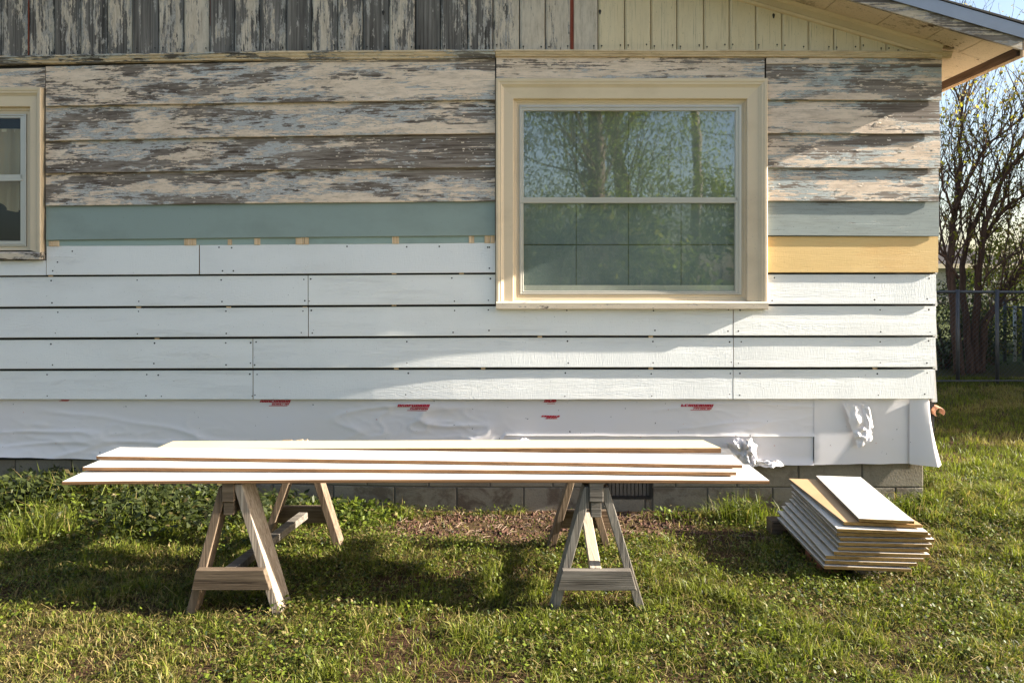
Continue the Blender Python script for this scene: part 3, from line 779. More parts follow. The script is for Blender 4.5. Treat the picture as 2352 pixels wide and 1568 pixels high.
CASE = [(0.0, 0.01), (0.0, -0.044), (0.05, -0.050), (0.16, -0.050), (0.22, -0.046), (0.30, -0.046), (0.36, -0.040), (0.46, -0.034), (0.97, -0.034), (1.0, -0.031), (1.0, 0.01)]
JAMB = [(0.0, 0.012), (0.0, -0.012), (0.45, -0.010), (0.5, -0.004), (0.95, -0.003), (1.0, 0.0), (1.0, 0.05), (0.0, 0.05)]
STORM = [(0.0, 0.012), (0.0, -0.010), (0.35, -0.012), (0.45, -0.006), (0.9, -0.006), (1.0, 0.0), (1.0, 0.012)]
SIDES = ('top', 'bottom', 'west', 'east')
def window(outer, case_i, jamb_i, glass, rail_y, sill, glass_mats, wear_sill):
    # the jamb ring is the window's own mesh
    ring = MB()
    w = None
    parts = []
    for s in SIDES:
        (o_, i_) = (case_i, jamb_i)
        p = frame_piece(o_, i_, s, JAMB, 'jamb', M['trim'] if s in ('top', 'bottom') else M['trim_z'], None)
        parts.append(p)
    w = parts[0]; w.name = 'window'; w.parent = house
    for p in parts[1:]: p.parent = w; p.name = 'jamb'
    for s in ('top', 'west', 'east'):
        frame_piece(outer, case_i, s, CASE, 'casing', M['trim'] if s == 'top' else M['trim_z'], w)
    for s in SIDES:
        frame_piece(jamb_i, glass, s, STORM, 'storm_frame', M['alu'], w)
    X0, Y0, X1, Y1 = glass
    (ra, rb) = rail_y
    b = MB(); pa, pb = P(X0 - 6, ra), P(X1 + 6, rb)
    for lo, hi, yo in ((pb.z, pb.z + (pa.z - pb.z) * 0.42, -0.010), (pb.z + (pa.z - pb.z) * 0.42, pa.z, -0.006)):
        b.hexa([Vector((pa.x, pa.y + yo, lo)), Vector((pb.x, pb.y + yo, lo)), Vector((pb.x, pb.y + 0.012, lo)), Vector((pa.x, pa.y + 0.012, lo)),
                Vector((pa.x, pa.y + yo, hi)), Vector((pb.x, pb.y + yo, hi)), Vector((pb.x, pb.y + 0.012, hi)), Vector((pa.x, pa.y + 0.012, hi))])
    b.build('meeting_rail', M['alu'], w, bevel=0.0015)
    for (ya, yb, off, m) in ((Y0 - 3, ra + 2, 0.004, glass_mats[0]), (rb - 2, Y1 + 3, 0.010, glass_mats[1])):
        b = MB(); p = [P(X0 - 3, yb), P(X1 + 3, yb), P(X1 + 3, ya), P(X0 - 3, ya)]
        b.hexa([Vector((q.x, q.y + off, q.z)) for q in p] + [Vector((q.x, q.y + off + 0.0001, q.z)) for q in p]) if False else b.quad(*[Vector((q.x, q.y + off, q.z)) for q in p])
        b.build('pane', m, w)
    # sill with weathered nose
    sx0, sy0, sx1, sy1 = sill
    n = 14; b = MB(); R = []
    for i in range(n + 1):
        X = sx0 + (sx1 - sx0) * i / n
        pt, pb = P(X, sy0), P(X, sy1); jz = 0.0015 * mnoise.noise(Vector((X * 0.03, 4, 4)))
        R.append([b.vert(v) for v in ((pt.x, pt.y + 0.0, pt.z + 0.010), (pt.x, pt.y - 0.058, pt.z), (pt.x, pt.y - 0.064, pt.z - 0.006), (pb.x, pb.y - 0.062, pb.z + jz + 0.004), (pb.x, pb.y - 0.056, pb.z + jz), (pb.x, pb.y + 0.0, pb.z))])
    for r0, r1 in zip(R, R[1:]):
        for k in range(6): b.face((r0[k], r0[(k+1) % 6], r1[(k+1) % 6], r1[k]))
    b.face(R[0][::-1]); b.face(R[-1])
    o = b.build('sill', M['sill'], w); o['wear'] = wear_sill
    return w
WB = window((1139, 184, 1758, 694), (1179.5, 230, 1712, 690), (1193, 242, 1702, 677), (1202.5, 255.5, 1688, 668), (453.5, 466.5), (1140, 693, 1757.5, 709.5), (M['glass'], M['glass_dim']), 0.30)
tag(WB, 'big two-sash picture window reflecting trees')
WL = window((-170, 204, 103.5, 583), (-130, 248, 76, 575), (-115, 263, 62, 566), (-105, 272, 47, 553), (403, 416), (-172, 581, 105, 597), (M['glass_west'], M['glass_west']), 0.52)
tag(WL, 'partly seen window with tan curtain behind the upper sash')
# shade panels behind the big window
xsP = [1196, 1325, 1446, 1568, 1696]
for Y0, Y1, m in ((248, 460, M['shade']), (460, 560, M['shade_low']), (563, 656, M['shade_low'])):
    for Xa, Xb in zip(xsP, xsP[1:]):
        b = MB(); p = [P(Xa + 1, Y1), P(Xb - 1, Y1), P(Xb - 1, Y0), P(Xa + 1, Y0)]
        b.hexa([Vector((q.x, q.y + 0.045, q.z)) for q in (p[0], p[1])] + [Vector((q.x, q.y + 0.05, q.z)) for q in (p[1], p[0])] +
               [Vector((q.x, q.y + 0.045, q.z)) for q in (p[3], p[2])] + [Vector((q.x, q.y + 0.05, q.z)) for q in (p[2], p[3])])
        b.build('shade_panel', m, WB)
b = MB(); p = [P(1190, 680), P(1706, 680), P(1706, 244), P(1190, 244)]
b.quad(*[Vector((q.x, q.y + 0.058, q.z)) for q in p]); b.build('shade_backing', M['shade_gap'], WB)
b = MB(); p, q = P(1203, 668), P(1688, 655)
b.box((p.x, 0.016, p.z), (q.x, 0.034, q.z)); b.build('bottom_rail', M['alu'], WB)
# curtain behind the west window, and a black sheet painted as the unlit room
b = MB(); n = 40; R = []
for i in range(n + 1):
    X = -118 + (64 + 118) * i / n
    f = 0.018 * math.sin(i * 1.15) + 0.010 * math.sin(i * 2.3 + 1)
    pt, pb = P(X, 290), P(X, 412)
    R.append((b.vert((pt.x, pt.y + 0.10 + f * 0.5, pt.z)), b.vert((pb.x, pb.y + 0.10 + f, pb.z)), b.vert((pb.x, pb.y + 0.10 + f * 1.2, pb.z - 0.20 * max(0.0, math.sin((i - 14) / n * 4.2)) - 0.01))))
for r0, r1 in zip(R, R[1:]):
    b.face((r0[0], r1[0], r1[1], r0[1])); b.face((r0[1], r1[1], r1[2], r0[2]))
b.build('curtain', M['curtain'], WL, smooth=True)
b = MB(); pa, pb = P(-116, 296), P(64, 288); b.box((pa.x, pa.y + 0.075, pb.z - 0.02), (pb.x, pa.y + 0.085, pb.z)); b.build('curtain_rod', M['trim'], WL)
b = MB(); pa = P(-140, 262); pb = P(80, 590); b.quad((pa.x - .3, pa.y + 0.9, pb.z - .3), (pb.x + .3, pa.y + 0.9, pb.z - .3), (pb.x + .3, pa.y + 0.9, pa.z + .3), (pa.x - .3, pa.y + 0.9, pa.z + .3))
b.build('black_room_sheet', M['black'], WL)

# ------------------------------------------------------------------ foundation of concrete blocks
fo = 0.055
b = MB(); n = 30
R = []
XF0, XF1 = -420, 2122
for i in range(n + 1):
    X = XF0 + (XF1 - XF0) * i / n
    x = P(X, 1100, fo).x; y = fo + bow(x) + 0.006
    R.append((b.vert((x, y, -0.2)), b.vert((x, y, 0.68))))
for r0, r1 in zip(R, R[1:]): b.face((r0[0], r1[0], r1[1], r0[1]))
xe = P(XF1, 1100, fo).x
b.quad((xe, fo + 0.006, -0.2), (xe, HB, -0.2), (xe, HB, 0.68), (xe, fo + 0.006, 0.68))
b.build('mortar_bed', M['mortar'], house)
VZ = 0.028
VX0, VX1 = P(1392, 1120, fo).x, P(1498, 1120, fo).x
def block(x0, x1, z0, z1, stain):
    y = bow((x0 + x1) / 2) + fo + random.uniform(-0.002, 0.002)
    y0, y1 = bow(x0) + fo, bow(x1) + fo
    b = MB()
    c = 0.004
    P8 = [(x0, y0 + 0.10, z0), (x1, y1 + 0.10, z0), (x1, y1 + 0.10, z1), (x0, y0 + 0.10, z1)]
    F4 = [(x0, y0 + c, z0), (x1, y1 + c, z0), (x1, y1 + c, z1), (x0, y0 + c, z1)]
    I4 = [(x0 + c, y0, z0 + c), (x1 - c, y1, z0 + c), (x1 - c, y1, z1 - c), (x0 + c, y0, z1 - c)]
    v = [b.vert(p) for p in F4 + I4]
    b.face((v[4], v[5], v[6], v[7]))
    for k in range(4): b.face((v[k], v[(k+1) % 4], v[4 + (k+1) % 4], v[4 + k]))
    w = [b.vert(p) for p in P8]
    for k in range(4): b.face((w[k], w[(k+1) % 4], v[(k+1) % 4], v[k]))
    o = b.build('block', M['block'], house); o['stain'] = stain
zc = [(-0.105, 0.096), (0.104, 0.297), (0.307, 0.50)]
j = 0.005
lower = [P(X, 1150, fo).x for X in (906, 1049, 1203, 1343, 1482, 1625, 1775, 1917, 2057, 2122)]
lower = [lower[0] - 0.405 * k for k in range(9, 0, -1)] + lower
upper = [P(X, 1090, fo).x for X in (985, 1126, 1270, 1410, 1552, 1693, 1834, 1980, 2122)]
upper = [upper[0] - 0.405 * k for k in range(9, 0, -1)] + upper
third = [x + 0.2 for x in upper[:-1]] + [upper[-1]]
for xs_, (z0, z1), st in ((lower, zc[0], 0.9), (upper, zc[1], 0.35), (third, zc[2], 0.2)):
    for a, c in zip(xs_, xs_[1:]):
        if c - a < 0.03: continue
        cuts = [(a, c)]
        if z1 < 0.31 and z0 > -0.2 and c > VX0 and a < VX1:
            cuts = []
            if a < VX0: cuts.append((a, min(c, VX0)))
            if c > VX1: cuts.append((max(a, VX1), c))
            if z1 < 0.2: block(max(a, VX0) + j, min(c, VX1) - j, z0, 0.022, st)
        for (p, q) in cuts:
            if q - p > 0.03: block(p + j, q - j, z0, z1, st + random.uniform(-0.2, 0.1))
b = MB(); b.box((VX0, fo + 0.03, VZ), (VX1, fo + 0.04, zc[1][1]))
vent = b.build('foundation_vent', M['black'], house)  # black panel painted as the darkness behind the grille
for k in range(12):
    x = VX0 + 0.012 + (VX1 - VX0 - 0.024) * k / 11
    b = MB(); b.box((x - 0.0025, fo + 0.006, VZ), (x + 0.0025, fo + 0.010, zc[1][1])); b.build('grille_bar', M['iron'], vent)
for k in range(9):
    z = VZ + 0.012 + (zc[1][1] - VZ - 0.02) * k / 8
    b = MB(); b.box((VX0, fo + 0.0105, z - 0.0025), (VX1, fo + 0.0145, z + 0.0025)); b.build('grille_bar', M['iron'], vent)
for bx in (((VX0, VZ), (VX1, VZ + 0.018)), ((VX0, VZ + 0.018), (VX0 + 0.016, zc[1][1])), ((VX1 - 0.016, VZ + 0.018), (VX1, zc[1][1]))):
    b = MB(); b.box((bx[0][0], fo - 0.004, bx[0][1]), (bx[1][0], fo + 0.02, bx[1][1])); b.build('vent_frame', M['iron'], vent)

# ------------------------------------------------------------------ house wrap
def wr(x, z, k=0.0):
    """wrinkle height of the wrap"""
    left = 1.0 if x < -0.4 else max(0.55, 1.0 - (x + 0.4) * 0.5)
    v = Vector((x * 1.5 + z * 1.1, z * 7.5 - x * 0.6, 2.0 + k))
    a = 1 - abs(mnoise.noise(v)) * 2.2
    c = 1 - abs(mnoise.noise(Vector((x * 4.0 - z * 3.0, z * 9.0 + x * 2.0, 7.0 + k)))) * 2.4
    d = mnoise.noise(Vector((x * 1.2, z * 3.0, 4.0)))
    e = 1 - abs(mnoise.noise(Vector((x * 6.0 + z * 9.0, z * 13.0 - x * 4.0, 11.0 + k)))) * 2.8
    m = min(1.0, max(0.0, 0.35 + 1.6 * mnoise.noise(Vector((x * 0.9, z * 2.0, 21.0)))))
    return left * (0.013 * m * max(0, a) ** 4 + 0.005 * m * max(0, c) ** 5 + 0.0025 * m * max(0, e) ** 5 + 0.005 * d)
def sheet(name, X0, X1, top, bot, off, nx, nz, amp=1.0, k=0.0, extra=None, label=None):
    b = MB(); I = {}
    for i in range(nx + 1):
        X = X0 + (X1 - X0) * i / nx
        for j_ in range(nz + 1):
            t = j_ / nz
            Y = top(X) + (bot(X) - top(X)) * t
            p = P(X, Y, off)
            y = p.y - amp * wr(p.x, p.z, k)
            q = Vector((p.x, y, p.z))
            if extra: q = extra(q, i / nx, t)
            I[i, j_] = b.vert(q)
    for i in range(nx):
        for j_ in range(nz):
            b.face((I[i, j_+1], I[i+1, j_+1], I[i+1, j_], I[i, j_]))
    o = b.build(name, M['wrap'], house, smooth=True)
    if label: o['label'] = label
    return o
hem = lerp_line([(-420, 1050), (0, 1048), (200, 1053), (600, 1058), (1138, 1062), (1600, 1066), (1870, 1067)])
def wav(f, a): return lambda X: f(X) + a * mnoise.noise(Vector((X * 0.02, 5, 5)))
def hem_out(q, u, t):
    if t > 0.8: q.y -= (t - 0.8) * 0.08 * (1 + mnoise.noise(Vector((q.x * 2.5, 0, 9))))
    return q
wrap_lo = sheet('building_wrap', 1130, 1868, lambda X: 985, wav(hem, 3), 0.020, 110, 16, 0.6, 3.0, hem_out)
def fold_hem(q, u, t):
    if t > 0.9 and q.x > -0.1: q.y -= (t - 0.9) * 0.05
    return hem_out(q, u, t) if q.x < -0.1 else q
hem_up = lerp_line([(-420, 1050), (0, 1048), (200, 1053), (600, 1058), (1120, 1062), (1160, 1000), (1600, 1001), (1872, 1002)])
wrap_up = sheet('building_wrap', -420, 1872, lambda X: 905, wav(hem_up, 2), 0.014, 480, 44, 1.0, 0.0, fold_hem)
sheet('building_wrap', 1870, 2089, lambda X: 905, wav(lerp_line([(1870, 1067), (2089, 1064)]), 1.5), 0.011, 50, 26, 0.35, 5.0)
def corner(q, u, t):
    # corner piece stands off the wall and flares towards its foot
    q.y -= 0.010 + 0.06 * t * u + 0.012 * math.sin(u * 3.0)
    q.x += 0.055 * t * t * u
    if u > 0.72: q.y += (u - 0.72) * 0.32
    return q
sheet('building_wrap', 2087, 2146, lambda X: 908, lerp_line([(2087, 1064), (2146, 1068)]), 0.008, 26, 30, 0.3, 8.0, corner, label='flap of wrap flaring out at the house corner')
# torn tatters
def tatter(name, pts, seed, lift, nx=14, nz=14, label=None):
    """pts: four wall corners (X,Y); a crumpled loose scrap standing off the wall"""
    b = MB(); I = {}
    (a, c, d, e) = pts
    for i in range(nx + 1):
        for j_ in range(nz + 1):
            u, t = i / nx, j_ / nz
            X = (a[0] * (1-u) + c[0] * u) * (1-t) + (e[0] * (1-u) + d[0] * u) * t
            Y = (a[1] * (1-u) + c[1] * u) * (1-t) + (e[1] * (1-u) + d[1] * u) * t
            n1 = mnoise.noise(Vector((u * 3.1, t * 3.1, seed))); n2 = mnoise.noise(Vector((u * 8.0, t * 8.0, seed + 3)))
            edge = 6.0 * mnoise.noise(Vector((u * 9, t * 9, seed + 9))) if u in (0.0, 1.0) or t in (0.0, 1.0) else 0
            p = P(X + edge, Y + edge * 0.6, 0)
            h = lift * (0.35 + 0.9 * n1 + 0.55 * abs(n2)) * math.sin(math.pi * min(1, max(0, u * 0.9 + 0.1))) + 0.012
            I[i, j_] = b.vert((p.x, p.y - max(0.004, h), p.z + 0.010 * n2))
    for i in range(nx):
        for j_ in range(nz): b.face((I[i, j_+1], I[i+1, j_+1], I[i+1, j_], I[i, j_]))
    o = b.build(name, M['wrap'], house, smooth=True)
    if label: o['label'] = label
    return o
tatter('torn_wrap', ((1936, 926), (1972, 932), (1996, 985), (1962, 1012)), 1.0, 0.026, 12, 12, label='torn tatter of wrap hanging from its tear')
tatter('torn_wrap', ((1955, 985), (1998, 976), (2002, 1008), (1968, 1028)), 4.0, 0.030, 12, 12)
tatter('torn_wrap', ((1975, 926), (1996, 936), (2004, 980), (1986, 985)), 6.0, 0.022, 9, 9)
tatter('torn_wrap', ((1662, 1018), (1690, 1003), (1738, 1020), (1706, 1064)), 9.0, 0.10, 20, 20, label='crumpled bunch of wrap beside the plank ends')
tatter('torn_wrap', ((1690, 1004), (1726, 1003), (1740, 1058), (1704, 1066)), 12.0, 0.12, 20, 20)
tatter('torn_wrap', ((1738, 1052), (1790, 1056), (1800, 1069), (1730, 1069)), 14.0, 0.05)
tatter('torn_wrap', ((1176, 1012), (1205, 1004), (1228, 1014), (1200, 1030)), 15.0, 0.06)
# curled strip at the corner
b = MB(); R = []
for k in range(15):
    a = -0.6 + k / 14 * 4.4
    r = 0.040 + 0.004 * k / 14
    c0 = P(2146, 945, 0.02)
    x = c0.x + 0.028 + r * math.cos(a) * 0.8; z = c0.z - 0.005 + r * math.sin(a) * 0.72
    R.append((b.vert((x, 0.012 - 0.02 * k / 14, z)), b.vert((x, 0.07, z + 0.01))))
for r0, r1 in zip(R, R[1:]): b.face((r0[0], r1[0], r1[1], r0[1]))
o = b.build('curled_strip', M['copper'], house, smooth=True)
o['label'] = 'tan strip curled into a loop at the corner'
s_ = o.modifiers.new('thick', 'SOLIDIFY'); s_.thickness = 0.002
# red print on the wrap
def stamp(X0, Y0, W, H, rows_, seed):
    rnd = random.Random(seed); b = MB()
    def q(x0, y0, x1, y1, sh):
        ps = []
        for (u, v) in ((x0, y1), (x1, y1), (x1, y0), (x0, y0)):
            X = X0 + u * W + (1 - v) * sh; Y = Y0 + v * H
            p = P(X, Y, 0.014); ps.append((p.x, p.y - wr(p.x, p.z, 0.0) - 0.0035, p.z))
        b.quad(*ps)
    for (u0, u1, v0, v1, nl, th) in rows_:
        for k in range(nl):
            a = u0 + (u1 - u0) * k / nl; c = a + (u1 - u0) / nl * 0.92
            w_ = (c - a); sh = 5.0
            q(a, v0, a + w_ * th, v1, sh)
            if rnd.random() < 0.75: q(a + w_ * (1 - th), v0, c, v1, sh)
            h = (v1 - v0)
            if rnd.random() < 0.85: q(a, v0, c, v0 + h * 0.3, sh)
            if rnd.random() < 0.55: q(a, v0 + h * 0.4, c, v0 + h * 0.62, sh)
            if rnd.random() < 0.45: q(a, v1 - h * 0.28, c, v1, sh)
    for (u0, u1, v0, v1) in ((0.34, 0.95, 0.92, 1.0), (0.40, 1.0, 0.46, 0.53)):
        q(u0, v0, u1, v1, 5.0)
    b.build('printed_mark', M['mark'], wrap_up)
BIG = [(0.0, 1.0, 0.0, 0.40, 9, 0.42), (0.42, 0.98, 0.58, 0.84, 8, 0.36)]
stamp(910, 927.5, 74, 15, BIG, 1)
stamp(1560, 927.5, 74, 14, BIG, 2)
stamp(594, 918.0, 70, 14, BIG, 3)
stamp(124, 913.5, 34, 8, BIG, 4)
stamp(1246, 914, 30, 13, [(0.05, 0.95, 0.1, 0.75, 5, 0.4)], 5)
stamp(1240, 953.5, 42, 8, [(0.0, 1.0, 0.0, 0.45, 7, 0.5), (0.3, 0.9, 0.5, 1.0, 6, 0.3)], 6)

# ------------------------------------------------------------------ sawhorses
def prism(pts8, name, mat, parent, bevel=0.003):
    b = MB(); b.hexa([Vector(p) for p in pts8]); o = b.build(name, mat, parent); 
    if bevel:
        m = o.modifiers.new('worn_edge', 'BEVEL'); m.width = bevel; m.segments = 2; m.limit_method = 'ANGLE'
    return o
def leg(top, bottom, w, depth, mat, parent):
    """upright leaning in x; front face at the given y, depth goes away from the viewer"""
    t, f = Vector(top), Vector(bottom)
    ps = []
    for p in (f, t):
        ps += [(p.x - w/2, f.y, p.z), (p.x + w/2, f.y, p.z), (p.x + w/2, f.y + depth, p.z), (p.x - w/2, f.y + depth, p.z)]
    return prism(ps, 'leg', mat, parent)
def rung(front4, depth, mat, parent, name='rung'):
    a, bq, c, d = [Vector(p) for p in front4]   # top-left, top-right, bottom-right, bottom-left
    ps = [d, c, c + Vector((0, depth, 0)), d + Vector((0, depth, 0)), a, bq, bq + Vector((0, depth, 0)), a + Vector((0, depth, 0))]
    return prism(ps, name, mat, parent)
DN, DF = 3.28, 4.10
def horse(label, beamX, beamW, zt, legsN, legsF, rungN, rungF, stretch, mats, depths, blockbox):
    c = at(beamX, 1107, DN)
    root = empty('sawhorse', (c.x, (DN + DF) / 2 + CAM_Y, 0), label, 'sawhorse', 'timber sawhorses carrying the planks')
    root_m = Matrix.Translation(root.location).inverted()
    made = []
    mz, mx, mp = mats
    y0, y1 = CAM_Y + DN, CAM_Y + DF
    w = beamW
    made.append(prism([(c.x - w/2, y0, zt - 0.085), (c.x + w/2, y0, zt - 0.085), (c.x + w/2, y1 + 0.06, zt - 0.085), (c.x - w/2, y1 + 0.06, zt - 0.085),
                       (c.x - w/2, y0, zt), (c.x + w/2, y0, zt), (c.x + w/2, y1 + 0.06, zt), (c.x - w/2, y1 + 0.06, zt)], 'beam', M['horse_brown_x'] if mx is M['horse_brown_x'] else M['horse_grey_x'], root))
    bx, bz0, bz1 = blockbox
    made.append(prism([(c.x - bx/2, y0 + 0.01, bz0), (c.x + bx/2, y0 + 0.01, bz0), (c.x + bx/2, y0 + 0.09, bz0), (c.x - bx/2, y0 + 0.09, bz0), (c.x - bx/2, y0 + 0.01, bz1), (c.x + bx/2, y0 + 0.01, bz1), (c.x + bx/2, y0 + 0.09, bz1), (c.x - bx/2, y0 + 0.09, bz1)], 'gusset_block', mx, root))
    for (tp, bt), dp in zip(legsN, depths):
        t, f = at(*tp, DN + 0.01), at(*bt, DN + 0.01); 
        k = (f.z + 0.03) / (t.z - f.z); f = f + (f - t) * k
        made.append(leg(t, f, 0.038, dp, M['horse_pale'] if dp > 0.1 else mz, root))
    for (tp, bt) in legsF:
        t, f = at(*tp, DF - 0.05), at(*bt, DF - 0.05)
        k = (f.z + 0.03) / (t.z - f.z); f = f + (f - t) * k
        made.append(leg(t, f, 0.038, 0.089, M['horse_brown'], root))
    (a, b_, c_, d_) = rungN
    made.append(rung([at(*a, DN - 0.03), at(*b_, DN - 0.03), at(*c_, DN - 0.03), at(*d_, DN - 0.03)], 0.038, mx, root))
    (a, b_, c_, d_) = rungF
    made.append(rung([at(*a, DF + 0.02), at(*b_, DF + 0.02), at(*c_, DF + 0.02), at(*d_, DF + 0.02)], 0.038, M['horse_brown_x'], root))
    s0, s1 = stretch
    b = MB(); b.beam(at(*s0), at(*s1), 0.05, 0.036, Vector((0, 0, 1))); made.append(b.build('stretcher', mp, root, bevel=0.003))
    for o in made: o.data.transform(root_m)
    return root
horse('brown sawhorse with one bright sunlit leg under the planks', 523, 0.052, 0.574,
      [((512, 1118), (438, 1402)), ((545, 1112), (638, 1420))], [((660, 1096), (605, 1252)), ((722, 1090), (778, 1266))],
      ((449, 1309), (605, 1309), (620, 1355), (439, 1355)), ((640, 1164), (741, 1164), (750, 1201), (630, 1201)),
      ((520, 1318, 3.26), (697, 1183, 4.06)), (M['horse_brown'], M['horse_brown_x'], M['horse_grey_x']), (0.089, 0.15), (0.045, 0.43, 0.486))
horse('silver-grey weathered sawhorse standing before the foundation vent', 1370, 0.060, 0.574,
      [((1352, 1118), (1272, 1411)), ((1388, 1120), (1479, 1423))], [((1313, 1104), (1266, 1262)), ((1350, 1104), (1396, 1262))],
      ((1292, 1311), (1450, 1311), (1463, 1356), (1279, 1356)), ((1290, 1173), (1404, 1173), (1410, 1213), (1282, 1213)),
      ((1368, 1312, 3.28), (1346, 1180, 4.08)), (M['horse_grey'], M['horse_grey_x'], M['horse_pine']), (0.089, 0.060), (0.046, 0.42, 0.486))

# ------------------------------------------------------------------ planks on the sawhorses
def plank(label, FL, FR, width, z0, z1, mats, sag=0.0, notch=False, rise=0.0):
    """FL, FR: the two front corners (world x, y); lies along them, width goes back"""
    fl, fr = Vector((*FL, 0)), Vector((*FR, 0))
    ax_ = (fr - fl).normalized(); bk = Vector((-ax_.y, ax_.x, 0)) * width
    n = 40; b = MB(); R = []
    for i in range(n + 1):
        t = i / n
        p = fl.lerp(fr, t)
        s_ = -sag * (4 * (t - 0.5) ** 2) + 0.0012 * mnoise.noise(Vector((t * 9, z0 * 40, 2))) + rise * t
        c = 0.0012 + 0.0012 * mnoise.noise(Vector((t * 31, z0 * 40, 7)))
        q = p + bk
        if notch and i == n: q = q - ax_ * 0.05
        R.append([b.vert((p.x, p.y + 0.0015, z0 + s_)), b.vert((p.x, p.y, z0 + s_ + 0.003)), b.vert((p.x, p.y, z1 + s_ - 0.001 - abs(c))), b.vert((p.x, p.y + 0.002, z1 + s_)), b.vert((q.x, q.y, z1 + s_)), b.vert((q.x, q.y, z0 + s_))])
    for r0, r1 in zip(R, R[1:]):
        for k in range(6):
            b.face((r0[k], r0[(k+1) % 6], r1[(k+1) % 6], r1[k])[::-1], 0 if k == 3 else 1)
    b.face(R[0], 1); b.face(R[-1][::-1], 1)
    o = b.build('plank', mats, None)
    c = (fl + fr) / 2 + bk / 2
    recenter(o, (c.x, c.y, z0))
    return tag(o, label, 'plank', 'siding planks laid across the sawhorses')
MT = [M['white_top'], M['edge']]
plank('longest white siding plank, lowest and closest to the camera', (-1.927, CAM_Y + 3.262), (1.108, CAM_Y + 3.278), 0.285, 0.5745, 0.589, MT, 0.007)
plank('short white plank second from the bottom, with rounded end', (-1.925, CAM_Y + 3.415), (0.98, CAM_Y + 3.33), 0.285, 0.592, 0.607, MT, 0.001)
plank('white plank beside the yellow plank, third from the bottom', (-1.935, CAM_Y + 3.547), (1.022, CAM_Y + 3.381), 0.19, 0.610, 0.625, MT, 0.001)
plank('pale yellow plank at the back with thick brown edge', (-1.755, CAM_Y + 3.742), (0.985, CAM_Y + 3.590), 0.18, 0.5925, 0.6165, [M['cream_top'], M['edge']], 0.001, True, 0.038)
# wood chips lying on the beam end
for k, (X, Y, r) in enumerate(((688, 1012.5, 0.022), (703, 1012.5, 0.010))):
    p = at(X, Y, 4.1); b = MB()
    b.hexa([Vector(v) for v in ((p.x - r, p.y - 0.01, 0.575), (p.x + r, p.y - 0.012, 0.575), (p.x + r * 0.9, p.y + 0.012, 0.575), (p.x - r * 0.8, p.y + 0.01, 0.575), (p.x - r * 0.8, p.y - 0.008, 0.583), (p.x + r * 0.9, p.y - 0.008, 0.587), (p.x + r * 0.7, p.y + 0.01, 0.586), (p.x - r * 0.6, p.y + 0.008, 0.582))])
    o = b.build('wood_chip', M['shim']); recenter(o, (p.x, p.y, 0.575))
    tag(o, ('larger pale wood chip on the far end of the sawhorse beam', 'tiny wood splinter on the far end of the sawhorse beam')[k], 'wood chip')

# ------------------------------------------------------------------ pile of offcuts
def cu(cx, cy): return (1750 + cx * 0.186, 1067.5 + cy * 0.186)
layers = [  # front-left, front-right, back-left in the survey, face material
    ((768, 1243), (1850, 1285), (185, 640), 'offcut'), ((778, 1178), (1922, 1228), (188, 560), 'offcut'), ((790, 1118), (2005, 1165), (180, 450), 'offcut'),
    ((888, 1068), (2080, 1105), (245, 430), 'offcut'), ((938, 1010), (2068, 1040), (290, 378), 'offcut'), ((948, 955), (2108, 985), (335, 345), 'offcut'),
    ((965, 895), (2138, 925), (335, 300), 'offcut'), ((925, 835), (2090, 870), (345, 255), 'offcut'), ((930, 785), (2060, 830), (350, 235), 'offcut'),
    ((1010, 700), (2040, 775), (330, 165), 'tan_face'), ((1200, 660), (1925, 725), (650, 118), 'offcut')]
ords = ['lowest', 'second lowest', 'third lowest', 'fourth lowest', 'fifth lowest', 'middle', 'fifth from top', 'fourth from top', 'third from top', None, None]
z = 0.075
for k, (fl, fr, bl, m) in enumerate(layers):
    z0 = 0.070 + k * 0.0215; z1 = z0 + 0.0150
    a = atz(*cu(*fl), z1); c = atz(*cu(*fr), z1); d = atz(*cu(*bl), z1)
    c = Vector((c.x, a.y + max(-0.05, min(0.03, c.y - a.y)), z1))
    d = Vector((d.x, min(a.y + 0.80, max(a.y + 0.70, d.y)), z1))
    bx = d - a; e = c + bx
    lift = random.uniform(0.0, 0.006)
    b = MB()
    lo = [Vector((p.x, p.y, z0)) for p in (a, c, e, d)]; hi = [Vector((p.x, p.y, z1)) for p in (a, c, e, d)]
    for q in (1, 2): hi[q].z += lift; lo[q].z += lift
    b.hexa(lo + hi, [1, 0, 1, 1, 1, 2])
    # a chewed, splintered cut edge in front
    o = b.build('offcut_board', [M[m], M['edge_y'], M['side']], None, bevel=0.0015)
    recenter(o, ((a.x + e.x) / 2, (a.y + e.y) / 2, z0))
    if k == 10: lab = 'topmost white offcut board, narrower, on the pile by the foundation'
    elif k == 9: lab = 'offcut board with bare tan face, directly under the topmost one'
    else: lab = f'white offcut board, {ords[k]} of the pile by the foundation'
    tag(o, lab, 'offcut', 'offcut siding boards in the pile')
pa = atz(*cu(1500, 1300), 0.03)
b = MB(); b.box((pa.x - 0.13, pa.y + 0.03, -0.02), (pa.x + 0.12, pa.y + 0.12, 0.068)); o = b.build('support_block', M['horse_grey_x'], bevel=0.004); recenter(o, (pa.x, pa.y + 0.07, 0.0))
tag(o, 'dark timber block under the front of the offcut pile', 'block')
pb_ = atz(*cu(890, 1330), 0.02)
b = MB(); b.box((pb_.x - 0.045, pb_.y + 0.05, -0.02), (pb_.x + 0.05, pb_.y + 0.25, 0.0675)); o = b.build('support_brick', M['brick'], bevel=0.004); recenter(o, (pb_.x, pb_.y + 0.15, 0.0))
tag(o, 'reddish brick under the near corner of the offcut pile', 'brick')
pc = atz(*cu(195, 720), 0.03)
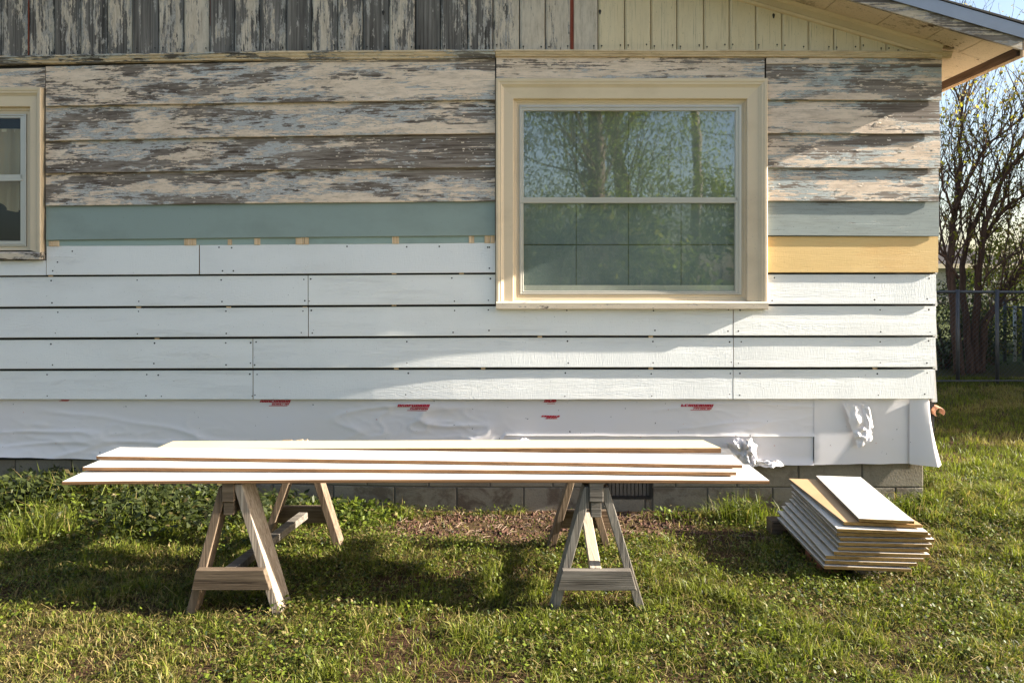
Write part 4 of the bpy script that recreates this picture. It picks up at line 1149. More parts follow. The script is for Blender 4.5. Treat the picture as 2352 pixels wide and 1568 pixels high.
b = MB(); b.box((pc.x - 0.06, pc.y - 0.08, -0.02), (pc.x + 0.09, pc.y + 0.02, 0.0675)); o = b.build('support_block', M['horse_brown_x'], bevel=0.004); recenter(o, (pc.x, pc.y, 0.0))
tag(o, 'brown timber block under the far end of the offcut pile', 'block')

# ------------------------------------------------------------------ plants: numpy blades
def np_mesh(name, V, quads, tris, tint, mat, parent=None):
    me = bpy.data.meshes.new(name)
    nv, nq, nt = len(V), len(quads), len(tris)
    me.vertices.add(nv); me.vertices.foreach_set('co', np.ascontiguousarray(V, dtype=np.float32).ravel())
    me.loops.add(nq * 4 + nt * 3)
    li = np.concatenate([np.asarray(quads, dtype=np.int32).ravel(), np.asarray(tris, dtype=np.int32).ravel()])
    me.loops.foreach_set('vertex_index', li)
    me.polygons.add(nq + nt)
    st = np.concatenate([np.arange(nq) * 4, nq * 4 + np.arange(nt) * 3]).astype(np.int32)
    me.polygons.foreach_set('loop_start', st)
    me.polygons.foreach_set('loop_total', np.concatenate([np.full(nq, 4), np.full(nt, 3)]).astype(np.int32))
    me.update(calc_edges=True)
    at_ = me.attributes.new('tint', 'FLOAT_COLOR', 'POINT')
    at_.data.foreach_set('color', np.ascontiguousarray(tint, dtype=np.float32).ravel())
    me.materials.append(mat)
    o = bpy.data.objects.new(name, me); COL.objects.link(o)
    if parent is not None: o.parent = parent
    return o

def blades(pos, h, w, lean, tint_r, dry):
    n = len(pos)
    a = RNG.uniform(0, 2 * np.pi, n); fa = RNG.uniform(0, 2 * np.pi, n)
    dx, dy = np.cos(a), np.sin(a); fx, fy = np.cos(fa) * w, np.sin(fa) * w
    base = pos
    mid = pos + np.stack([dx * h * lean * 0.35, dy * h * lean * 0.35, h * 0.58], 1)
    tip = pos + np.stack([dx * h * lean, dy * h * lean, h * (1.0 - 0.35 * np.minimum(lean, 1.5))], 1)
    off = np.stack([fx, fy, np.zeros(n)], 1)
    V = np.stack([base - off, base + off, mid + off * 0.8, mid - off * 0.8, tip], 1).reshape(-1, 3)
    i = np.arange(n)[:, None] * 5
    quads = i + np.array([[0, 1, 2, 3]]); tris = i + np.array([[3, 2, 4]])
    t = np.stack([tint_r, dry, np.zeros(n), np.ones(n)], 1)
    return V, quads, tris, np.repeat(t, 5, axis=0)

def leaves(pos, size, tilt, tint_r, dry, asp=0.55):
    n = len(pos)
    th = RNG.uniform(0, 2 * np.pi, n); ph = RNG.normal(0, tilt, n); ps = RNG.normal(0, tilt, n)
    d = np.stack([np.cos(th) * np.cos(ph), np.sin(th) * np.cos(ph), np.sin(ph)], 1)
    s = np.stack([-np.sin(th) * np.cos(ps), np.cos(th) * np.cos(ps), np.sin(ps)], 1)
    L_ = size[:, None]
    V = np.stack([pos - d * L_ * 0.5, pos + s * L_ * asp * 0.5 + d * L_ * 0.05, pos + d * L_ * 0.5, pos - s * L_ * asp * 0.5 + d * L_ * 0.05], 1).reshape(-1, 3)
    i = np.arange(n)[:, None] * 4
    quads = i + np.array([[0, 1, 2, 3]])
    t = np.stack([tint_r, dry, np.zeros(n), np.ones(n)], 1)
    return V, quads, np.zeros((0, 3), dtype=int), np.repeat(t, 4, axis=0)

def merge(parts):
    Vs, Q, T, C, k = [], [], [], [], 0
    for V, q, t, c in parts:
        Vs.append(V); Q.append(q + k); T.append(t + k); C.append(c); k += len(V)
    return np.concatenate(Vs), np.concatenate(Q), np.concatenate(T), np.concatenate(C)

# cheap tileable value noise for density maps
_tab = RNG.random((64, 64))
def vnoise(x, y):
    xi = np.floor(x).astype(int); yi = np.floor(y).astype(int)
    fx = x - xi; fy = y - yi; fx = fx * fx * (3 - 2 * fx); fy = fy * fy * (3 - 2 * fy)
    g = lambda a, c: _tab[a % 64, c % 64]
    return (g(xi, yi) * (1 - fx) + g(xi + 1, yi) * fx) * (1 - fy) + (g(xi, yi + 1) * (1 - fx) + g(xi + 1, yi + 1) * fx) * fy
def fbm(x, y):
    return 0.5 * vnoise(x, y) + 0.28 * vnoise(x * 2.1 + 5, y * 2.1 + 9) + 0.14 * vnoise(x * 4.3 + 1, y * 4.3) + 0.08 * vnoise(x * 9, y * 9 + 3)
_gx = np.arange(-9, 14, 0.1); _gy = np.arange(-8, 12, 0.1)
_gt = np.array([[gz(x, y) for x in _gx] for y in _gy])
def gzn(x, y):
    u = np.clip((x - _gx[0]) / 0.1, 0, len(_gx) - 1.001); v = np.clip((y - _gy[0]) / 0.1, 0, len(_gy) - 1.001)
    i = u.astype(int); j = v.astype(int); fu = u - i; fv = v - j
    return (_gt[j, i] * (1 - fu) + _gt[j, i+1] * fu) * (1 - fv) + (_gt[j+1, i] * (1 - fu) + _gt[j+1, i+1] * fu) * fv
def dirt_mask(x, y):
    """1 on bare soil"""
    n = fbm(x * 2.5 + 40, y * 3.5)
    e = ((x - 0.30) / 1.15) ** 2 + ((y + 0.26) / 0.40) ** 2
    a = np.clip((1.15 - e + (n - 0.5) * 2.2) * 3, 0, 1)
    e2 = ((x - 1.25) / 0.5) ** 2 + ((y + 0.50) / 0.30) ** 2
    a = np.maximum(a, np.clip((0.9 - e2 + (n - 0.5) * 2.5) * 3, 0, 1) * 0.8)
    p = np.clip((fbm(x * 1.9 + 7, y * 2.4 + 3) - 0.66) * 12, 0, 1) * 0.75
    return np.maximum(a, p)
def house_clear(x, y):
    b_ = np.array([bow(v) for v in np.linspace(-8, 3, 221)])
    yy = np.interp(x, np.linspace(-8, 3, 221), b_)
    return ~((y > yy + 0.02) & (x < 2.66))
def clear_of_supports(x, y):
    return np.ones_like(x, dtype=bool)

def lawn(n, x0, x1, y0, y1):
    x = RNG.uniform(x0, x1, n); y = RNG.uniform(y0, y1, n)
    keep = house_clear(x, y)
    return x[keep], y[keep]
parts = []
# short lawn in front
x, y = lawn(430000, -3.4, 4.6, -2.75, 0.9)
vis = (np.abs(x) < (y + 4.88) * 0.69 + 0.35) | (RNG.random(len(x)) < 0.45)
x, y = x[vis], y[vis]
dm = dirt_mask(x, y)
keep = RNG.random(len(x)) > dm * 0.97
x, y, dm = x[keep], y[keep], dm[keep]
cl = 0.45 * fbm(x * 3 + 3, y * 3) + 0.55 * np.clip((fbm(x * 9 + 31, y * 9 + 17) - 0.5) * 2.4 + 0.5, 0, 1); cl2 = fbm(x * 0.9 + 13, y * 0.9 + 2)
keep = RNG.random(len(x)) < 0.35 + 0.9 * cl
x, y, dm, cl, cl2 = x[keep], y[keep], dm[keep], cl[keep], cl2[keep]
h = 0.008 + 0.088 * np.clip(cl, 0, 1) ** 2.3 * RNG.uniform(0.4, 1.5, len(x)) + 0.012 * RNG.random(len(x))
lush = np.clip((x - 2.3) * 1.2, 0, 1) * np.clip(1.6 - np.abs(y), 0, 1)
h *= 1 + 0.8 * lush
westw = np.clip((-1.0 - x) * 1.0, 0, 1) * np.clip((y + 0.95) * 2.2, 0, 1)
h *= 1 + 1.0 * westw
tr = np.clip(RNG.normal(0.12 + 0.65 * cl + 0.2 * lush, 0.30), 0, 1)
dry = np.where(RNG.random(len(x)) < np.clip(0.12 + 1.1 * (cl2 - 0.45) - 0.3 * westw - 0.15 * lush, 0.05, 0.75), RNG.uniform(0.35, 1.0, len(x)), RNG.uniform(0, 0.15, len(x)))
pos = np.stack([x, y, gzn(x, y) - 0.004], 1)
parts.append(blades(pos, h, RNG.uniform(0.0013, 0.0032, len(x)), RNG.gamma(2.2, 0.36, len(x)), tr, dry))
# matted dry thatch
x, y = lawn(30000, -3.4, 4.6, -2.75, 0.5); keep = RNG.random(len(x)) > dirt_mask(x, y) * 0.75; x, y = x[keep], y[keep]
pos = np.stack([x, y, gzn(x, y) + RNG.uniform(0.002, 0.014, len(x))], 1)
parts.append(blades(pos, RNG.uniform(0.02, 0.06, len(x)), RNG.uniform(0.0008, 0.0018, len(x)), RNG.uniform(1.2, 2.4, len(x)), RNG.random(len(x)), RNG.uniform(0.5, 1.0, len(x))))
# wider lawn round about
x = RNG.uniform(-9, 11, 110000); y = RNG.uniform(-6.5, 1.0, 110000)
keep = house_clear(x, y) & ((x > 4.5) | (x < -3.3) | (y < -2.7)); x, y = x[keep], y[keep]
h = RNG.uniform(0.02, 0.08, len(x)); c3 = fbm(x * 2, y * 2)
pos = np.stack([x, y, gzn(x, y) - 0.004], 1)
parts.append(blades(pos, h, RNG.uniform(0.002, 0.005, len(x)), RNG.gamma(2.2, 0.36, len(x)), np.clip(0.15 + 0.6 * c3 + RNG.normal(0, 0.25, len(x)), 0, 1), np.where(c3 > 0.6, RNG.uniform(0.2, 0.7, len(x)), 0.05)))
# back lawn beside the house
x, y = lawn(70000, 2.6, 9.5, 0.8, 5.6)
h = 0.03 + 0.05 * RNG.random(len(x)); c3 = fbm(x * 2, y * 2)
pos = np.stack([x, y, gzn(x, y) - 0.004], 1)
parts.append(blades(pos, h, RNG.uniform(0.002, 0.004, len(x)), RNG.gamma(2.2, 0.3, len(x)), np.clip(0.3 + 0.5 * c3 + RNG.normal(0, 0.2, len(x)), 0, 1), np.where(c3 > 0.6, RNG.uniform(0.2, 0.7, len(x)), 0.05)))
V, q, t, c = merge(parts)
tag(np_mesh('grass', V, q, t, c, M['grass']), kind='stuff')
# broad leaves: clover and dandelion patches
parts = []
x, y = lawn(170000, -3.4, 4.4, -2.75, 0.5)
pn = fbm(x * 2.2 + 20, y * 2.2 + 11); westw = np.clip((-0.9 - x) * 1.0, 0, 1) * np.clip((y + 1.0) * 2.0, 0, 1)
keep = (RNG.random(len(x)) < np.clip((pn - 0.38) * 3.5, 0.08, 1) * (1 - 0.6 * westw)) & (RNG.random(len(x)) > dirt_mask(x, y) * 0.96) & (np.abs(x) < (y + 4.88) * 0.69 + 0.35)
x, y, pn, westw = x[keep], y[keep], pn[keep], westw[keep]
zt_ = gzn(x, y) + RNG.uniform(0.010, 0.055, len(x)) * (1 + 1.6 * westw)
sz = RNG.uniform(0.008, 0.021, len(x)) * (1 + 0.7 * westw)
parts.append(leaves(np.stack([x, y, zt_], 1), sz, 0.5, np.clip(RNG.normal(0.45, 0.34, len(x)), 0, 1), np.where(RNG.random(len(x)) < 0.12, 0.7, 0.03), 0.75))
V, q, t, c = merge(parts)
tag(np_mesh('clover', V, q, t, c, M['weed']), kind='stuff')

# dirt clods and bits on the bare strip
b = MB()
for k in range(6000):
    x = random.uniform(-0.95, 1.75); y = random.uniform(-0.66, 0.04)
    if dirt_mask(np.array([x]), np.array([y]))[0] < random.random(): continue
    r = random.choice((0.003, 0.004, 0.004, 0.005, 0.006, 0.007, 0.008, 0.010, 0.012, 0.018)) * random.uniform(0.6, 1.3); zz_ = gz(x, y)
    vs = [b.vert((x + r * random.uniform(0.6, 1.2) * dx, y + r * random.uniform(0.6, 1.2) * dy, zz_ + r * (0.15 + random.uniform(0.3, 0.9) * dz))) for dx, dy, dz in ((1,0,0),(0,1,0),(-1,0,0),(0,-1,0),(0,0,1),(0,0,-1))]
    for f in ((0,1,4),(1,2,4),(2,3,4),(3,0,4),(1,0,5),(2,1,5),(3,2,5),(0,3,5)): b.face([vs[i] for i in f])
tag(b.build('dirt_clods', M['clod']), kind='stuff')
b = MB()
for k in range(420):
    x = random.uniform(-1.0, 1.8); y = random.uniform(-0.66, 0.02)
    if dirt_mask(np.array([x]), np.array([y]))[0] < 0.3: continue
    a = random.uniform(0, math.pi); l = random.uniform(0.02, 0.09); zz_ = gz(x, y) + random.uniform(0.004, 0.014)
    b.tube([(x, y, zz_), (x + math.cos(a) * l * 0.5, y + math.sin(a) * l * 0.5, zz_ + random.uniform(0, 0.012)), (x + math.cos(a) * l, y + math.sin(a) * l, zz_)], random.uniform(0.0009, 0.002), 3)
tag(b.build('twig_litter', M['stick']), kind='stuff')

# weed clumps by the wall
def weed(name, label, cx, cy, nb, hh, spread, nl=0, lsz=0.03, cat='weed', dryp=0.08):
    x = cx + RNG.normal(0, spread, nb); y = cy + RNG.normal(0, spread * 0.7, nb)
    y = np.minimum(y, np.array([bow(v) for v in x]) + 0.01)
    base = np.stack([x - cx, y - cy, gzn(x, y) - 0.005 - gz(cx, cy)], 1)
    P_ = [blades(base, hh * RNG.uniform(0.45, 1.15, nb), RNG.uniform(0.0016, 0.0032, nb), RNG.gamma(2.2, 0.30, nb), np.clip(RNG.normal(0.55, 0.25, nb), 0, 1), np.where(RNG.random(nb) < dryp, 0.8, 0.02))]
    root = None
    V, q, t, c = merge(P_)
    root = np_mesh(name, V, q, t, c, M['grass']); root.location = (cx, cy, gz(cx, cy))
    tag(root, label, cat, 'weed clumps along the foundation')
    if nl:
        x = RNG.normal(0, spread, nl); y = RNG.normal(0, spread * 0.6, nl); y = np.minimum(y, -cy + 0.0 + np.array([bow(v + cx) for v in x]))
        zz_ = RNG.uniform(0.02, hh * 0.75, nl)
        V, q, t, c = leaves(np.stack([x, y, zz_], 1), RNG.uniform(0.5, 1.3, nl) * lsz, 0.55, np.clip(RNG.normal(0.45, 0.25, nl), 0, 1), np.where(RNG.random(nl) < 0.06, 0.6, 0.02), 0.6)
        np_mesh('leaf', V, q, t, c, M['leaf_dark'] if cx < -1.2 else M['weed'], root)['kind'] = 'stuff'  # western weeds take the darker leaf colour in place of shade
    return root
weed('weed_clump', 'tall grass tuft between the plank ends and offcut pile', 1.42, -0.20, 420, 0.20, 0.10, 120, 0.03)
weed('weed_clump', 'sunlit bush of long grass beside the house foundation corner', 2.42, -0.12, 500, 0.16, 0.15, 200, 0.03)
weed('weed_clump', 'leafy weed at the edge of bare dirt behind the brown sawhorse', -0.85, -0.28, 160, 0.10, 0.10, 260, 0.035)
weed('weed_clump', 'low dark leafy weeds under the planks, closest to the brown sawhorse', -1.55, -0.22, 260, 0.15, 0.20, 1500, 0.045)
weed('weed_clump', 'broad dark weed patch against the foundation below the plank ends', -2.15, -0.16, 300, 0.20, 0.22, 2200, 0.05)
weed('weed_clump', 'tall seeding grass rising against the white wrap', -2.55, -0.02, 140, 0.34, 0.12, 160, 0.03, dryp=0.3)
weed('weed_clump', 'bright arching grass tuft in the sun at the picture edge', -2.62, -0.62, 260, 0.22, 0.12, 60, 0.03)
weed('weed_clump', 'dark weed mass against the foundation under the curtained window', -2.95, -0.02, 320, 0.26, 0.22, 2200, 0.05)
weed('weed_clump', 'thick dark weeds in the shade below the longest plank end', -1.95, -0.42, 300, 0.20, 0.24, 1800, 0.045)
weed('weed_clump', 'dark creeping weeds at the foundation beyond the brown sawhorse', -1.15, -0.10, 200, 0.12, 0.18, 1200, 0.04)
weed('weed_clump', 'small weed sprouting by the foundation vent', 1.02, -0.10, 70, 0.10, 0.08, 90, 0.03)

# ------------------------------------------------------------------ beyond: fence
def yz(d): return CAM_Y + d
fz = at(2200, 870, 10.0).z
fence = empty('chain_link_fence', (6.0, yz(10.0), fz), 'grey chain link fence with pipe rail across the back lawn', 'fence')
def child(o): 
    o.data.transform(Matrix.Translation(o.parent.location).inverted()); return o
FX0, FX1 = 2.6, 10.5
b = MB(); zr = at(2200, 670, 10.0).z
b.tube([(FX0, yz(10), zr + 0.01), (6.5, yz(10), zr - 0.005), (FX1, yz(10), zr - 0.03)], 0.021, 8); child(b.build('top_rail', M['galv'], fence, smooth=True))
for X in (1840, 1960, 2080, 2197, 2287, 2400, 2520, 2640):
    p = at(X, 870, 10.0); b = MB(); b.tube([(p.x, p.y - 0.03, fz - 0.25), (p.x, p.y - 0.03, zr + 0.03)], 0.024 if X in (2197, 2287) else 0.03, 8); child(b.build('post', M['galv'], fence, smooth=True))
b = MB(); s_ = 0.062; zb = fz + 0.03; hgt = zr - zb
nx_ = int((FX1 - FX0 + hgt) / s_)
for k in range(nx_):
    x0 = FX0 - hgt + k * s_
    for sg in (1, -1):
        xa, xb = (x0, x0 + hgt)
        za, zb_ = (zb, zr) if sg > 0 else (zr, zb)
        if xa < FX0: za += (zb_ - za) * (FX0 - xa) / hgt; xa = FX0
        if xb > FX1: zb_ = za + (zb_ - za) * (FX1 - xa) / (xb - xa); xb = FX1
        if xb - xa > 0.02: b.tube([(xa, yz(10) + 0.004 * sg, za), (xb, yz(10) + 0.004 * sg, zb_)], 0.0019, 3, cap=False)
tag(child(b.build('chain_link_mesh', M['galv'], fence)), kind='stuff')
b = MB(); b.tube([(FX0, yz(9.7), fz + 0.0), (5.6, yz(9.7), fz + 0.015), (6.4, yz(9.75), fz + 0.01), (FX1, yz(9.9), fz - 0.02)], 0.010, 6); child(b.build('bottom_wire', M['galv'], fence))
fence2 = empty('chain_link_fence', (8.2, yz(13.0), 0.1), 'second fence line of thin pale posts further back behind the tree', 'fence')
for X in (2308, 2331, 2352, 2380):
    p = at(X, 860, 12.6); b = MB(); b.tube([(p.x, p.y, -0.2), (p.x, p.y, 1.0 + (X == 2308) * 0.12)], 0.027, 8); child(b.build('post', M['galv'] if X != 2331 else M['alu'], fence2, smooth=True))
b = MB(); p = at(2308, 730, 12.6); b.tube([(p.x, p.y, 0.98), (p.x + 5, p.y + 0.2, 0.98)], 0.015, 6); child(b.build('top_rail', M['galv'], fence2))

# ------------------------------------------------------------------ trees
def limb_pts(poly, d0, dd):
    n = len(poly)
    return [at(X, Y, d0 + dd * i / max(1, n - 1)) for i, (X, Y) in enumerate(poly)]
def twigs(b, pts, r0, rng, n_per, ln, depth, tips, bias=Vector((0.25, 0, 0.9))):
    for k in range(n_per):
        i = rng.randrange(max(1, len(pts) // 3), len(pts)) if len(pts) > 2 else 1
        a = pts[i-1].lerp(pts[i], rng.random())
        base_dir = (pts[i] - pts[i-1]).normalized()
        dr = (base_dir * 0.6 + Vector((rng.uniform(-1, 1), rng.uniform(-1, 1), rng.uniform(-0.3, 0.9))) * 0.75 + bias * 0.35).normalized()
        L_ = ln * rng.uniform(0.5, 1.2); ps = [a]; p = a.copy(); dcur = dr
        m_ = 4
        for s in range(m_):
            dcur = (dcur + Vector((rng.uniform(-1, 1), rng.uniform(-1, 1), rng.uniform(-0.6, 1.0))) * 0.22).normalized()
            p = p + dcur * (L_ / m_); ps.append(p.copy())
        rr = [max(0.0022, r0 * (1 - 0.8 * s / m_)) for s in range(m_ + 1)]
        b.tube(ps, rr, 4 if r0 > 0.006 else 3, cap=False)
        tips.append(ps)
        if depth > 0: twigs(b, ps, r0 * 0.55, rng, 3, ln * 0.55, depth - 1, tips, bias)
base = at(2232, 862, 11.0)
tree = empty('bare_tree', (base.x, base.y, base.z), 'many-stemmed budding tree with dark twisted limbs behind the fence', 'tree')
limbs = [([(2205, 870), (2196, 760), (2184, 650), (2181, 612), (2187, 530), (2192, 493), (2201, 469), (2201, 426), (2209, 386), (2201, 334), (2210, 278), (2212, 232), (2227, 171)], 0.105, 0.012, 10.9, 0.4),
         ([(2190, 496), (2176, 455), (2169, 438), (2163, 398), (2150, 340)], 0.030, 0.010, 10.95, -0.3),
         ([(2193, 481), (2218, 426), (2242, 374), (2267, 331), (2307, 303), (2350, 269), (2395, 220)], 0.040, 0.010, 10.9, 0.5),
         ([(2232, 875), (2222, 780), (2214, 690), (2209, 612), (2227, 539), (2258, 469), (2276, 423), (2301, 401), (2319, 355), (2350, 312), (2390, 240)], 0.085, 0.012, 11.0, 0.3),
         ([(2245, 870), (2238, 800), (2244, 700), (2249, 612), (2258, 552), (2267, 499), (2288, 444), (2313, 395), (2350, 352), (2400, 290)], 0.095, 0.016, 11.1, -0.4),
         ([(2258, 558), (2282, 509), (2316, 469), (2352, 450), (2420, 415)], 0.050, 0.014, 11.05, -0.3),
         ([(2224, 539), (2236, 469), (2255, 386), (2262, 300), (2270, 220)], 0.024, 0.006, 11.0, 0.4),
         ([(2250, 880), (2258, 790), (2262, 741), (2291, 700), (2314, 660), (2352, 614), (2410, 540), (2480, 470)], 0.085, 0.030, 11.2, -0.5),
         ([(2212, 275), (2222, 230), (2236, 180), (2240, 120)], 0.016, 0.005, 11.2, 0.2),
         ([(2181, 610), (2166, 560), (2158, 500), (2150, 460)], 0.030, 0.010, 10.9, 0.2),
         ([(2200, 640), (2170, 590), (2150, 575)], 0.034, 0.015, 10.8, 0.0),
         ([(2260, 640), (2300, 600), (2352, 572), (2400, 540)], 0.022, 0.010, 10.7, 0.0),
         ([(2262, 760), (2290, 690), (2352, 690)], 0.022, 0.008, 10.6, 0.1)]
b = MB(); tw = MB(); tips = []
rng = random.Random(5)
for poly, r0, r1, d0, dd in limbs:
    pts = limb_pts(poly, d0, dd)
    fine = []
    for p, q_ in zip(pts, pts[1:]):
        for s in range(3):
            t = s / 3; fine.append(p.lerp(q_, t) + Vector((rng.uniform(-1, 1), rng.uniform(-1, 1), 0)) * 0.012)
    fine.append(pts[-1])
    rad = [0.70 * r0 + (r1 - 0.70 * r0) * (i / (len(fine) - 1)) ** 0.75 for i in range(len(fine))]
    b.tube(fine, rad, 8)
    twigs(tw, pts, 0.013 if r0 > 0.03 else 0.008, rng, int(4 + len(pts) * 1.35), 1.15, 2, tips)
child(b.build('trunk', M['bark'], tree, smooth=True))
child(tw.build('branches', M['bark'], tree))
pl = np.array([tuple(ps[rng.randrange(1, len(ps))] + Vector((rng.uniform(-1, 1), rng.uniform(-1, 1), rng.uniform(-1, 1))) * 0.03) for ps in tips for _ in range(2) if ps[-1].z < 9])
pl = pl[RNG.random(len(pl)) < 0.9]
V, q, t, c = leaves(pl, RNG.uniform(0.03, 0.075, len(pl)), 0.9, RNG.random(len(pl)), np.where(RNG.random(len(pl)) < 0.25, 0.8, 0.1), 0.7)
child(np_mesh('leaves', V, q, t, c, M['leaf_spring'], tree))['kind'] = 'stuff'

def leaf_cloud(name, label, cat, center, radii, n, size, mat, stems=5, group=None, clump=14, floor=0.0):
    c0 = Vector(center)
    root = empty(name, (c0.x, c0.y, floor), label, cat, group)
    cen = RNG.normal(0, 1, (clump, 3)); cen /= np.linalg.norm(cen, axis=1)[:, None]; cen *= RNG.uniform(0.35, 0.95, (clump, 1))
    k = RNG.integers(0, clump, n)
    p = cen[k] + RNG.normal(0, 0.20, (n, 3))
    p = p * np.array(radii) + np.array([0, 0, c0.z - floor])
    p[:, 2] = np.maximum(p[:, 2], 0.03)
    V, q, t, c = leaves(p, RNG.uniform(0.6, 1.4, n) * size, 0.8, np.clip(RNG.normal(0.45, 0.28, n), 0, 1), np.where(RNG.random(n) < 0.1, 0.6, 0.03), 0.6)
    np_mesh('foliage', V, q, t, c, mat, root)['kind'] = 'stuff'
    b = MB(); r_ = random.Random(n)
    for s in range(stems):
        e = cen[s % clump] * np.array(radii) + np.array([0, 0, c0.z - floor])
        b.tube([(r_.uniform(-.1, .1), r_.uniform(-.1, .1), -0.1), (e[0] * 0.35, e[1] * 0.35, e[2] * 0.5), (e[0], e[1], e[2])], [0.03, 0.02, 0.006], 5)
    b.build('stems', M['bark'], root)
    return root
def cloud_at(X, Y, d, rx, ry, rz, n, size, mat, name, label, cat, **k):
    p = at(X, Y, d); leaf_cloud(name, label, cat, (p.x, p.y, max(p.z, 0.25)), (rx, ry, rz), n, size, mat, **k)
cloud_at(2175, 780, 11.6, 0.9, 0.5, 0.75, 3600, 0.05, M['leaf_dark'], 'shrub', 'dark tangled brush behind the fence next to the house corner', 'shrub')
cloud_at(2265, 760, 12.2, 0.8, 0.5, 0.9, 2600, 0.05, M['leaf_dark'], 'shrub', 'dim brush at the foot of the many-stemmed tree', 'shrub')
cloud_at(2345, 600, 15.0, 1.0, 0.8, 1.0, 2600, 0.07, M['leaf_spring'], 'shrub', 'bright yellow-green bush at the picture edge behind the fence', 'shrub')
cloud_at(2330, 770, 14.0, 1.1, 0.6, 0.7, 2400, 0.06, M['leaf_spring'], 'shrub', 'low yellow-green shrub behind the thin back posts', 'shrub')
cloud_at(1990, 770, 12.4, 1.3, 0.6, 0.8, 3000, 0.055, M['leaf_dark'], 'shrub', 'dense brush behind the fence hidden by the house corner', 'shrub')
cloud_at(2230, 690, 24.0, 3.0, 1.2, 0.8, 3600, 0.10, M['leaf_dark'], 'shrub', 'dark evergreen hedge clump in front of the far house', 'shrub')
# trees off to the east whose shade lies over the back lawn
for (ex, ey, lab) in ((12.0, 2.9, 'dense evergreen tree east of the house corner'), (12.6, 4.9, 'dense evergreen tree east of the fence end'), (13.4, 7.2, 'dense evergreen tree behind the fence end'), (14.0, 10.0, 'dense evergreen tree far behind the fence end')):
    leaf_cloud('evergreen_tree', lab, 'tree', (ex, ey, 3.3), (1.8, 1.5, 3.3), 9000, 0.34, M['leaf_dark'], 6, 'evergreen trees east of the lawn', 40)

xt = RNG.uniform(-150, 170, 26000); yt = RNG.uniform(62, 72, 26000)
ht = 2.2 + 1.2 * fbm(xt * 0.09 + 50, yt * 0.05)
V, q, t, c = leaves(np.stack([xt, yt, RNG.random(26000) ** 0.7 * ht], 1), RNG.uniform(0.5, 1.1, 26000), 0.9, np.clip(RNG.normal(0.4, 0.25, 26000), 0, 1), np.full(26000, 0.05), 0.7)
tag(np_mesh('far_treeline', V, q, t, c, M['leaf_dark']), kind='stuff')
# ------------------------------------------------------------------ far house
D = 40.0
fh = empty('far_house', (at(2210, 640, D).x, yz(D + 4), 0), 'distant neighbour house with dark hipped roof seen behind the tree limbs', 'house')
x0, x1 = at(1985, 640, D).x, at(2330, 640, D).x; zr0, zr1 = at(0, 607, D).z, at(0, 545, D).z
b = MB(); b.box((x0, yz(D), -0.2), (x1, yz(D + 7), zr0)); child(b.build('wall', M['far_wall'], fh))
b = MB()
A = [Vector(p) for p in ((x0 - .5, yz(D) - .5, zr0), (x1 + .5, yz(D) - .5, zr0), (x1 + .5, yz(D + 7.5), zr0), (x0 - .5, yz(D + 7.5), zr0), (x0 + 3, yz(D + 3.5), zr1 + .5), (x1 - 3, yz(D + 3.5), zr1 + .1))]
i = [b.vert(p) for p in A]
for f in ((0,1,5,4),(1,2,5),(2,3,4,5),(3,0,4),(3,2,1,0)): b.face([i[k] for k in f])
child(b.build('roof', M['far_roof'], fh))
b = MB(); b.box((x0 - .52, yz(D) - .56, zr0 - .22), (x1 + .52, yz(D) - .5, zr0 + 0.02)); child(b.build('fascia', M['trim'], fh))
b = MB(); b.box((x1 - 3.2, yz(D) - .03, 0.8), (x1 - 2.0, yz(D) - 0.005, 1.8)); child(b.build('window', M['black'], fh))

# ------------------------------------------------------------------ across the yard (seen in the window panes)
def mirror(X, Y, d):    # place on the street side that the pane shows at X,Y
    return Vector(((X - CX) / FOC * d, -CAM_Y - d, CAM_H - (Y - HOR) / FOC * d))
def yard_tree(label, poly, d, r0, crowns, nleaf, seed, name='yard_tree'):
    pts = [mirror(X, Y, d) for X, Y in poly]
    root = empty(name, (pts[0].x, pts[0].y, 0), label, 'tree', 'trees across the yard')
    b = MB(); n = len(pts)
    b.tube(pts, [r0 * (1 - 0.6 * i / (n - 1)) for i in range(n)], 9)
    rr = random.Random(seed); tips_ = []; tw_ = MB()
    twigs(tw_, pts, 0.035, rr, 26, 2.6, 1, tips_, Vector((0, 0, 0.35)))
    child(b.build('trunk', M['bark_light'], root, smooth=True)); child(tw_.build('branches', M['bark'], root))
    P3 = []
    for (X, Y, rx, rz, nn) in crowns:
        c0 = mirror(X, Y, d)
        nn *= 3; k = RNG.normal(0, 1, (nn, 3)); P3.append(np.array(c0) + k * np.array([rx, 1.3, rz]) * 0.5)
    tp = np.array([tuple(t_[rr.randrange(1, len(t_))]) for t_ in tips_ for _ in range(30)]); tp = tp + RNG.normal(0, 0.16, tp.shape); P3.append(tp)
    p = np.concatenate(P3)
    # gather leaves into sprays
    cl_ = np.floor(p * 2.6); keep = (np.sin(cl_[:, 0] * 12.9 + cl_[:, 1] * 78.2 + cl_[:, 2] * 37.7) * 43758.5 % 1) < 0.72
    p = p[keep]
    V, q, t, c = leaves(p, RNG.uniform(0.05, 0.10, len(p)), 0.8, np.clip(RNG.normal(0.55, 0.25, len(p)), 0, 1), np.where(RNG.random(len(p)) < 0.06, 0.5, 0.02), 0.55)
    child(np_mesh('leaves', V, q, t, c, M['leaf_green'], root))['kind'] = 'stuff'
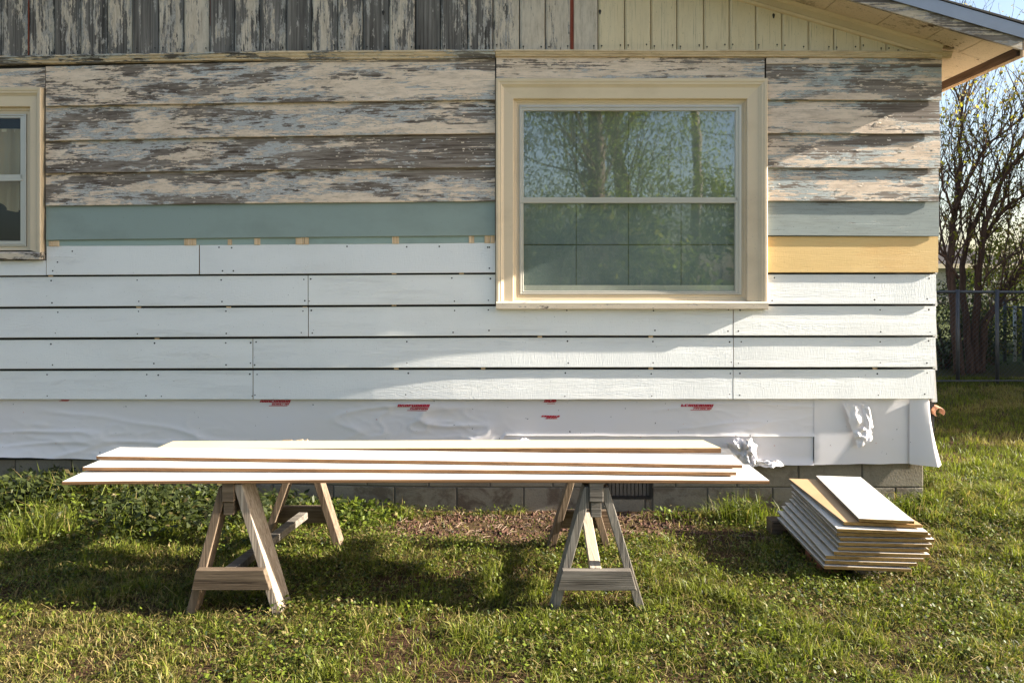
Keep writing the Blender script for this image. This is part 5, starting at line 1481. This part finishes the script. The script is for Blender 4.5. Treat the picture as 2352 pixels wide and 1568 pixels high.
yard_tree('leafy yard tree with upright pale trunk, mirrored in the big window', [(1372, 720), (1370, 600), (1368, 450), (1366, 330), (1366, 200), (1362, 60)], 19.0, 0.32,
          [(1250, 330, 3.0, 2.6, 3200), (1290, 470, 3.4, 1.6, 2200), (1370, 230, 4.0, 2.0, 2600), (1260, 200, 3.0, 2.0, 2000)], 0, 3)
yard_tree('leafy yard tree with leaning dark trunk, mirrored in the big window', [(1452, 740), (1448, 600), (1436, 450), (1412, 330), (1396, 230), (1380, 80)], 21.0, 0.30,
          [(1500, 400, 3.2, 2.4, 3600), (1560, 450, 2.0, 1.3, 1200), (1480, 260, 3.6, 1.6, 2400), (1590, 220, 2.4, 0.9, 700)], 0, 8)
def street_bush(X, Y, d, rx, rz, n, label):
    p = mirror(X, Y, d); leaf_cloud('shrub', label, 'shrub', (p.x, p.y, p.z), (rx, 1.2, rz), n, 0.14, M['leaf_green'], 4, 'shrubs across the street')
street_bush(1300, 590, 16.5, 2.2, 1.3, 5200, 'dense hedge clump before the upright tree trunk')
street_bush(1470, 600, 16.5, 1.8, 1.2, 4600, 'dense hedge clump before the leaning tree trunk')
street_bush(1660, 500, 24.0, 1.5, 1.6, 3000, 'street-side bush beside the utility pole')
street_bush(1240, 560, 26.0, 3.0, 1.6, 3600, 'wide street-side shrub under the upright tree')
street_bush(1440, 570, 30.0, 3.4, 1.2, 3000, 'wide street-side shrub under the leaning tree')
pp = mirror(1598, 640, 23.0)
pole = empty('utility_pole', (pp.x, pp.y, 0), 'wooden utility pole across the street with overhead wires', 'utility pole')
b = MB(); b.tube([(pp.x, pp.y, -0.3), (pp.x, pp.y, 5.0), (pp.x, pp.y, 9.5)], [0.15, 0.135, 0.11], 10); child(b.build('shaft', M['pole'], pole, smooth=True))
for k, z in enumerate((3.72, 4.0, 4.85, 5.9)):
    b = MB(); b.tube([(pp.x + 0.1, pp.y, z), (pp.x + 14, pp.y - 3, z - 0.35), (pp.x + 30, pp.y - 6, z + 0.05)], 0.014, 4); child(b.build('wire', M['iron'], pole))
